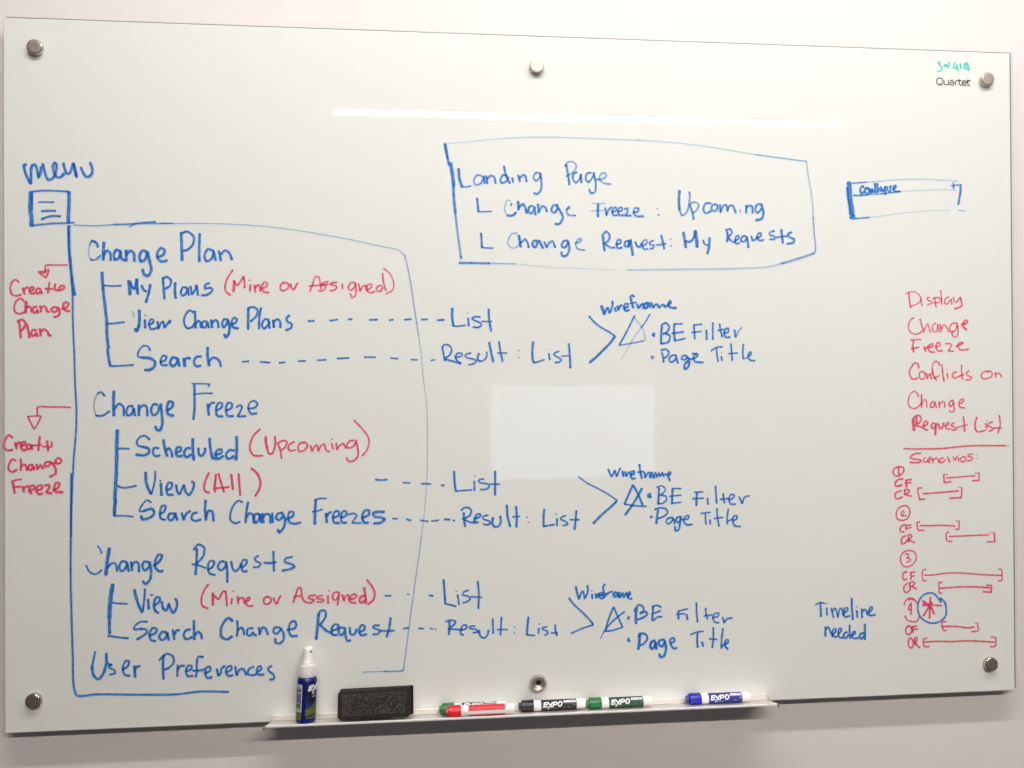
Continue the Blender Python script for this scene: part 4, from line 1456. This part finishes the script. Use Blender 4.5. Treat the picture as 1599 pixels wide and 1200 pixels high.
NAMES = {'O': 'drawn_outline', 'I': 'drawn_icon', 'B': 'drawn_bracket', 'A': 'drawn_arrow', 'D': 'dashed_line', 'E': 'drawn_bracket',
         'T': 'drawn_triangle', 'L': 'drawn_line', 'S': 'drawn_timeline_span'}
def flush(cur):
    if not cur: return
    c, text, strokes = cur
    if text[:2] == 'D:':                       # every dash is a mark of its own
        for wd, d, pts in strokes:
            bm = bmesh.new(); uvl = bm.loops.layers.uv.new('stroke'); dl = bm.loops.layers.uv.new('density')
            ribbon(bm, uvl, dl, pts, wd, d, .0003, rnd.random())
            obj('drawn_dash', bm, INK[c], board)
        return
    bm = bmesh.new(); uvl = bm.loops.layers.uv.new('stroke'); dl = bm.loops.layers.uv.new('density')
    for k, (wd, d, pts) in enumerate(strokes):
        ribbon(bm, uvl, dl, pts, wd, d, .00030 + .00004 * (k % 16), rnd.random())
    if len(text) > 2 and text[1] == ':' and text[0] in NAMES:
        nm, lab = NAMES[text[0]], text[2:]
        lab = '%s marker %s' % (INKNAME[c], lab.replace('red ', '').replace('blue ', ''))
    elif c == 'k': nm, lab = 'brand_print', 'small black printed word "%s" beside the top right knob' % text
    elif text.startswith('circled') or text.startswith('red ') or text.startswith('plus'):
        nm, lab = 'handwritten_mark', '%s marker %s' % (INKNAME[c], text.replace('red ', ''))
    else: nm, lab = 'handwritten_word', '%s handwritten word "%s"' % (INKNAME[c], text)
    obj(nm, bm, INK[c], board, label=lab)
cur = None
for ln in INK_DATA.strip().split('\n'):
    if ln[0] == '#':
        flush(cur); c, text = ln[2:].split('|'); cur = (c, text, [])
    else:
        h, b = ln.split(':'); d = 1.
        if '~' in h: h, d = h.split('~')
        v = [int(q) / 1e4 for q in b.split()]
        cur[2].append((float(h), float(d), list(zip(v[::2], v[1::2]))))
flush(cur)

# mounting knobs
def knob(x, z):
    k = link(bpy.data.objects.new('mounting_knob', None)); k.parent = board; k.location = (x, 0, z); k.empty_display_size = .01
    bm = bmesh.new(); lathe(bm, [(0, .0001), (.0126, .0001), (.0130, .0005), (.0130, .0064), (.0126, .0072), (.0119, .0076)], 48, '-y')
    sharp(obj('knob_barrel', bm, M['knob_side'], k))
    bm = bmesh.new(); lathe(bm, [(.01188, .0074), (.01185, .0077), (.0112, .0079), (.006, .0078), (0, .0076)], 48, '-y')
    sharp(obj('knob_face', bm, M['knob'], k))
    # hidden spacer carrying the glass off the wall
    bm = bmesh.new(); lathe(bm, [(0, -GLASS - .0024), (.009, -GLASS - .0024), (.009, -WALL_Y + .0004), (0, -WALL_Y + .0004)], 24, '-y')
    obj('spacer', bm, M['knob_side'], k)
for x, z in ((.0540, 1.1675), (.9150, 1.1625), (1.7780, 1.1655), (1.7765, .0538), (.0495, .0556)): knob(x, z)
k = link(bpy.data.objects.new('mounting_knob', None)); k.parent = board; k.location = (.9118, 0, .0535)
k['label'] = 'open bottom centre fixing without its flat cap, with a clear rim round a metal cone'
bm = bmesh.new(); lathe(bm, [(0, .0001), (.0100, .0001), (.0106, .0008), (.0106, .0060), (.0098, .0066), (0, .0066)], 48, '-y'); sharp(obj('knob_barrel', bm, M['knob_side'], k))
bm = bmesh.new(); lathe(bm, [(.0107, .0068), (.0148, .0074), (.0156, .0088), (.0154, .0104), (.0122, .0112), (.0117, .0100), (.0107, .0080)], 48, '-y'); sharp(obj('clear_rim', bm, M['acrylic'], k))
bm = bmesh.new(); lathe(bm, [(.0121, .0115), (.0118, .0123), (.0110, .0119), (.0070, .0088), (.0048, .0074)], 48, '-y'); sharp(obj('metal_cone', bm, M['knob'], k))
bm = bmesh.new(); lathe(bm, [(.0047, .0076), (.0040, .0069), (0, .0068)], 32, '-y'); obj('screw_hole', bm, M['hole_black'], k)

# ---------------------------------------------------------------- marker tray: back strip, floor rising to a rolled lip
X0, X1 = .4425, 1.3420
tray = empty('marker_tray', 'narrow aluminium tray fixed along the bottom edge of the glass board', 'pen tray', (X0, 0, 0))
TX = X1 - X0
def floor_z(y): return .0026 + (-y) * .225
bm = bmesh.new(); box(bm, 0, TX, -.0018, -.0006, .0030, .0127, .0003, 1); obj('back_strip', bm, M['alu'], tray)
bm = bmesh.new()
vs = [bm.verts.new(v) for v in ((0.001, -.0005, .0024), (TX - .001, -.0005, .0024), (TX + .0005, -.0440, floor_z(-.0440)), (-.0005, -.0440, floor_z(-.0440)))]
f = bm.faces.new(vs); r = bmesh.ops.extrude_face_region(bm, geom=[f])
for v in r['geom']:
    if isinstance(v, bmesh.types.BMVert): v.co.z -= .0012
bmesh.ops.recalc_face_normals(bm, faces=bm.faces[:]); obj('shelf', bm, M['alu'], tray)
bm = bmesh.new(); box(bm, .0008, TX - .0045, -.0465, -.0441, .0108, .0147, .0008, 2); obj('front_lip', bm, M['alu_edge'], tray)
for x in (-.0036, TX - .0044):
    bm = bmesh.new(); box(bm, x, x + .0042, -.0473, -.0427, .0080, .0142, .0012, 2); obj('end_cap', bm, M['grey_cap'], tray)

# ---------------------------------------------------------------- print wrapped on round bodies
def wrap(bm, R, cx=0., zc=0., rot=0.):
    """flat shapes in (x along, z up) at y=0 are bent round a body whose axis is x"""
    for v in bm.verts:
        a = v.co.z / R + rot; rr = R - v.co.y
        v.co = Vector((v.co.x, -rr * math.cos(a), rr * math.sin(a)))

def wrapz(bm, R, rot=0.):
    for v in bm.verts:
        a = v.co.x / R + rot; rr = R - v.co.y
        v.co = Vector((rr * math.sin(a), -rr * math.cos(a), v.co.z))

def strokes_bm(strokes, lw, proud, sx=1., sz=1., ox=0., oz=0.):
    """solid lettering: each stroke a run of thin raised bars"""
    bm = bmesh.new()
    for k, st in enumerate(strokes):
        wk = lw
        if isinstance(st[0], (int, float)): wk, st = lw * st[0], st[1:]
        pts = [Vector((ox + x * sx, oz + z * sz)) for x, z in st]
        # resample so the bars bend with the surface
        Q = [pts[0]]
        for a, b in zip(pts, pts[1:]):
            n = max(1, int((b - a).length / .0008))
            Q += [a + (b - a) * (i / n) for i in range(1, n + 1)]
        rows = []
        for i, q in enumerate(Q):
            a = Q[max(0, i - 1)]; b = Q[min(len(Q) - 1, i + 1)]; t = (b - a).normalized(); nr = Vector((-t.y, t.x)) * wk / 2
            if i == 0: q = q - t * wk * .3
            if i == len(Q) - 1: q = q + t * wk * .3
            y = -(proud + .000012 * k)
            rows.append([bm.verts.new((q.x + nr.x, y, q.y + nr.y)), bm.verts.new((q.x - nr.x, y, q.y - nr.y)),
                         bm.verts.new((q.x - nr.x, y + proud * .6, q.y - nr.y)), bm.verts.new((q.x + nr.x, y + proud * .6, q.y + nr.y))])
        for a, b in zip(rows, rows[1:]):
            for i in range(4): bm.faces.new((a[i], a[(i + 1) % 4], b[(i + 1) % 4], b[i]))
        bm.faces.new(rows[0]); bm.faces.new(rows[-1][::-1])
    bmesh.ops.recalc_face_normals(bm, faces=bm.faces[:])
    return bm

EXPO = [[(.24, .80), (.10, .10)], [(.24, .82), (.90, .88)], [(.16, .45), (.74, .50)], [(.06, .06), (.78, .14)],
        [(.96, .78), (1.58, .02)], [(1.76, .84), (1.22, .18), (.84, -.42)],
        [(2.00, .84), (1.72, .04)], [(1.92, .86), (2.42, .92), (2.56, .68), (2.36, .46), (1.90, .40)],
        [(3.10, .96), (2.80, .66), (2.74, .28), (2.96, .08), (3.30, .24), (3.46, .66), (3.34, .92), (3.06, .97)]]
GL = {'l': [[(0, 1), (0, 0)]], 'o': [[(0, .6), (.5, .6), (.5, 0), (0, 0), (0, .6)]], 'w': [[(0, .6), (.15, 0), (.3, .5), (.45, 0), (.6, .6)]],
      'd': [[(.5, 1), (.5, 0), (0, 0), (0, .6), (.5, .6)]], 'r': [[(0, .6), (0, 0)], [(0, .4), (.4, .6)]], 'y': [[(0, .6), (.25, 0)], [(.5, .6), (.1, -.35)]],
      'e': [[(.5, 0), (0, 0), (0, .6), (.5, .6), (.5, .3), (0, .3)]], 'a': [[(0, .6), (.5, .6), (.5, 0), (0, 0), (0, .3), (.5, .3)]],
      's': [[(.5, .6), (0, .6), (0, .3), (.5, .3), (.5, 0), (0, 0)]], 'c': [[(.5, .6), (0, .6), (0, 0), (.5, 0)]], 'h': [[(0, 1), (0, 0)], [(0, .6), (.5, .6), (.5, 0)]],
      'p': [[(0, .6), (0, -.35)], [(0, .6), (.5, .6), (.5, 0), (0, 0)]], 'i': [[(0, .6), (0, 0)]], 't': [[(.2, 1), (.2, 0)], [(0, .6), (.4, .6)]], ' ': []}
def word(s, h, ox, oz):
    out = []; x = 0
    for ch in s:
        for st in GL[ch]: out.append([(ox + (x + a) * h, oz + b * h) for a, b in st])
        x += {'l': .3, 'i': .3, ' ': .5, 'w': .9}.get(ch, .8)
    return out

def patch(bm, x0, x1, z0, z1, proud, nx=1, nz=10):
    g = [[bm.verts.new((x0 + (x1 - x0) * i / nx, -proud, z0 + (z1 - z0) * j / nz)) for j in range(nz + 1)] for i in range(nx + 1)]
    for i in range(nx):
        for j in range(nz): bm.faces.new((g[i][j], g[i + 1][j], g[i + 1][j + 1], g[i][j + 1]))
    return bm

MR = .0092
def marker(x, y, z, L, rz, cap, lab, label, name_rot=.3, label_mode='full'):
    """axis along x from the cap nub (0) to the white end (L)"""
    t = empty('dry_erase_marker', label, 'marker', (x, y, z), 'dry erase markers on the tray')
    t.rotation_euler = (0, rz[1], rz[0])
    bm = bmesh.new(); lathe(bm, [(0, 0), (.0050, 0), (.0056, .0006), (.0056, .0046), (.0085, .0050), (.0094, .0058), (.0097, .0258), (.0095, .0264), (0, .0264)], 40, 'x')
    # flats and ribs of the cap
    sharp(obj('cap', bm, M[cap], t), 30)
    bm = bmesh.new()
    for k in range(12):
        a = 2 * math.pi * k / 12 + .13
        r = bmesh.ops.create_cube(bm, size=1)
        for v in r['verts']:
            v.co = Vector((.0155 + v.co.x * .017, v.co.y * .0005, v.co.z * .0005 + .00955))
        bmesh.ops.rotate(bm, verts=r['verts'], cent=(0, 0, 0), matrix=Matrix.Rotation(a, 3, 'X'))
    obj('cap_rib', bm, M[cap], t)
    bm = bmesh.new(); lathe(bm, [(0, .0266), (.0090, .0266), (.0092, .0272), (.0092, L - .0165), (.0090, L - .0161), (0, L - .0161)], 48, 'x')
    sharp(obj('barrel', bm, M['frosted'], t))
    bm = bmesh.new(); lathe(bm, [(0, L - .0159), (.0086, L - .0159), (.0087, L - .0155), (.0083, L - .0008), (.0077, L), (0, L)], 40, 'x')
    sharp(obj('end_plug', bm, M['white_plastic'], t))
    a0, a1 = .0395, L - .0168
    if label_mode == 'full':
        bm = bmesh.new(); patch(bm, a0, a1, -.0180, .0118, .00012, 1, 38); wrap(bm, MR, rot=name_rot); obj('label_band', bm, M[lab], t)
        h = .0098
        bm = strokes_bm([[1.] + st if False else st for st in EXPO], .00195, .00022, h, h * .92, a0 + .0035, -.0030)
        wrap(bm, MR, rot=name_rot); obj('label_lettering', bm, M['print_white'], t)
        bm = bmesh.new(); patch(bm, a0 + .0405, a0 + .0655 if a0 + .0655 < a1 - .001 else a1 - .0015, .0038, .0078, .00022, 1, 6); wrap(bm, MR, rot=name_rot)
        obj('label_flash', bm, M['print_white'], t)
        bm = strokes_bm(word('low odor', .0024, a0 + .0420, .0048), .00045, .00034, 1.6, 1, -(a0 + .0420) * .6, 0)
        wrap(bm, MR, rot=name_rot); obj('small_lettering', bm, M[lab], t)
        bm = strokes_bm(word('dry erase', .0017, a0 + .0150, -.0068) + word('chisel', .0022, a0 + .0560, -.0010) + word('tip', .0018, a0 + .0480, -.0040), .00035, .00030)
        wrap(bm, MR, rot=name_rot); obj('small_lettering', bm, M['print_dim'] if lab != 'lab_blue' else M['lab_grey'], t)
    else:
        bm = bmesh.new(); patch(bm, a0, a1, .0026, .0150, .00012, 1, 20); patch(bm, a0, a1, -.0180, -.0042, .00012, 1, 16)
        wrap(bm, MR); obj('label_band', bm, M[lab], t)
    return t

def on_floor(y): return floor_z(y) + .0097 * 1.03
def place(name_x, L, x1=None): return name_x
yb = -.0118
marker(.7345, yb, on_floor(yb) + .0002, .118, (0.0, 0), 'green_plastic', 'lab_green', 'green capped marker mostly hidden behind the red marker, leftmost at the back of the tray', name_rot=.8)
marker(.7462, -.0318, on_floor(-.0318), .120, (.012, 0), 'red_plastic', 'lab_red', 'red capped marker lying in front of a green one, its red label partly wrapped away', label_mode='part')
marker(.8755, -.0132, on_floor(-.0132), .1200, (.0, -.004), 'black_plastic', 'lab_black', 'black capped marker below the open bottom centre fixing')
marker(.9975, -.0150, on_floor(-.0150), .1190, (.012, 0), 'green_plastic', 'lab_green', 'green capped marker lying alone just right of the black marker')
marker(1.1815, -.0125, on_floor(-.0125), .1185, (.0, 0), 'blue_plastic', 'lab_blue', 'blue capped marker alone near the right end of the tray')

# ---------------------------------------------------------------- eraser
er = empty('board_eraser', 'dusty black foam eraser standing on its long edge between spray bottle and markers', 'eraser', (.6240, -.0285, floor_z(-.0285) + .0045))
er.rotation_euler = (math.radians(-11), math.radians(-.6), math.radians(.6))
EW, EH, ET = .1245, .0490, .0120
bm = bmesh.new(); box(bm, -EW/2, EW/2, -ET, 0, 0, EH)
es = [e for e in bm.edges if abs(e.verts[0].co.y - e.verts[1].co.y) > .005]
bmesh.ops.bevel(bm, geom=es, offset=.0075, segments=5, affect='EDGES', profile=.5)
es = [e for e in bm.edges if abs(e.verts[0].co.y - e.verts[1].co.y) < .0001 and len(e.link_faces) == 2 and e.calc_face_angle(0) > 1]
bmesh.ops.bevel(bm, geom=es, offset=.0028, segments=3, affect='EDGES', profile=.5)
for v in bm.verts: v.co.z += .0011 * math.sin(v.co.x * 38) * (v.co.z / EH)
sharp(obj('foam_body', bm, M['eraser'], er), 60)
bm = bmesh.new(); box(bm, -EW/2 + .0075, EW/2 - .0095, -ET - .0009, -ET + .0006, .0068, EH - .0070, .0008, 2)
obj('dusty_panel', bm, M['eraser_dust'], er)
bm = bmesh.new(); box(bm, -EW/2 + .002, EW/2 + .0038, .0002, .0105, .0012, EH - .0012, .002, 2); obj('felt_pad', bm, M['felt'], er)
bm = strokes_bm(EXPO, .0034, .0003, .0225, .0170, -.0380, .0170)
for v in bm.verts: v.co.y -= ET + .0007
obj('moulded_lettering', bm, M['eraser'], er)

# ---------------------------------------------------------------- spray bottle
sb = empty('spray_bottle', 'small dark blue spray bottle with white pump, standing at the left end of the tray', 'spray bottle', (.5062, -.0272, floor_z(-.0272) + .0030))
sb.scale = (.955, .955, .945)
sb.rotation_euler = (math.radians(-7.5), math.radians(1.1), math.radians(0))
BR = .0176
bm = bmesh.new(); lathe(bm, [(0, 0), (.0160, 0), (.0174, .0012), (BR, .0030), (BR, .0700), (.0172, .0738), (.0158, .0765), (.0135, .0782), (0, .0785)], 56)
sharp(obj('bottle_body', bm, M['bottle_blue'], sb))
bm = bmesh.new(); lathe(bm, [(0, .0780), (.0139, .0780), (.0143, .0786), (.0139, .0955), (.0143, .0960), (.0143, .0972), (.0136, .0978), (0, .0978)], 48)
sharp(obj('collar', bm, M['white_plastic'], sb))
bm = bmesh.new()
for k in range(28):
    a = 2 * math.pi * k / 28; r = bmesh.ops.create_cube(bm, size=1)
    for v in r['verts']: v.co = Vector((v.co.x * .0006 + .0142, v.co.y * .0006, .087 + v.co.z * .014))
    bmesh.ops.rotate(bm, verts=r['verts'], cent=(0, 0, 0), matrix=Matrix.Rotation(a, 3, 'Z'))
obj('collar_rib', bm, M['white_plastic'], sb)
bm = bmesh.new(); lathe(bm, [(0, .0979), (.0114, .0979), (.0121, .0984), (.0122, .0998), (.0117, .1004), (.0108, .1010), (.0108, .1018), (.0114, .1022), (.0114, .1036), (.0104, .1046),
                            (.0099, .1090), (.0090, .1180), (.0083, .1262), (.0076, .1286), (.0055, .1300), (0, .1305)], 48)
sharp(obj('pump_head', bm, M['white_plastic'], sb), 50)
bm = bmesh.new(); lathe(bm, [(0, 0), (.0019, 0), (.0019, .0010), (0, .0010)], 20, '-y')
for v in bm.verts: v.co = Matrix.Rotation(math.radians(42), 3, 'Z') @ Vector((v.co.x * .8, v.co.y - .0078, v.co.z * 1.25 + .1225))
obj('nozzle', bm, M['hole_black'], sb)
lab = link(bpy.data.objects.new('label', None)); lab.parent = sb
def wrapped(name, x0, x1, z0, z1, pr, m, nx=14, cut=None):
    bm = bmesh.new(); patch(bm, x0, x1, z0, z1, pr, nx, 6)
    if cut:
        for v in bm.verts:
            u = (v.co.x - x0) / (x1 - x0); w_ = (v.co.z - z0) / (z1 - z0)
            lo, hi = cut(u); v.co.z = lo + (hi - lo) * w_
    wrapz(bm, BR, 0.); return obj(name, bm, m, lab)
# right hand panel: dark print, blue fade, lime swoosh
wrapped('dark_panel', .0018, .0260, .0105, .0680, .00010, M['lab_night'])
wrapped('blue_panel', .0019, .0260, .0250, .0400, .00018, M['lab_mid'], cut=lambda u: (.0200 + .012 * u, .0380 - .004 * u))
wrapped('lime_swoosh', .0018, .0260, .0130, .0300, .00026, M['lab_lime'], cut=lambda u: (.0130 + .0035 * u, .0245 + .016 * u * u + .002 * u))
wrapped('lime_base', .0022, .0260, .0095, .0120, .00026, M['lab_lime'], cut=lambda u: (.0085, .0100 + .0030 * u))
bm = strokes_bm(EXPO, .0021, .00040, .0098, .0098, .0055, .0560); 
for v in bm.verts: v.co.z += (v.co.x - .0055) * .10
wrapz(bm, BR); obj('label_lettering', bm, M['print_white'], lab)
bm = strokes_bm(word('white', .0022, .0125, .0500) + word('care', .0022, .0135, .0455), .0005, .00036); wrapz(bm, BR); obj('small_lettering', bm, M['lab_grey'], lab)
# left hand panel: pale box with a framed picture, lime foot
wrapped('pale_panel', -.0250, -.0052, .0195, .0670, .00010, M['lab_grey'])
wrapped('lime_foot', -.0250, -.0052, .0065, .0190, .00010, M['lab_lime'])
wrapped('violet_picture', -.0250, -.0080, .0350, .0590, .00020, M['lab_violet'])
wrapped('lime_picture', -.0250, -.0080, .0265, .0340, .00020, M['lab_lime'])
bm = strokes_bm([[(-.024, .0605), (-.0074, .0605), (-.0074, .0255), (-.024, .0255)], [(-.024, .0225), (-.0070, .0228)], [(-.016, .064), (-.012, .064), (-.0095, .0575), (-.014, .056)]], .0007, .00030)
wrapz(bm, BR); obj('frame_line', bm, M['lab_black'], lab)
bm = strokes_bm(word('care', .0026, -.0150, .0520) + word('l', .0035, -.0065, .0300), .0006, .00036); wrapz(bm, BR); obj('small_lettering', bm, M['print_white'], lab)
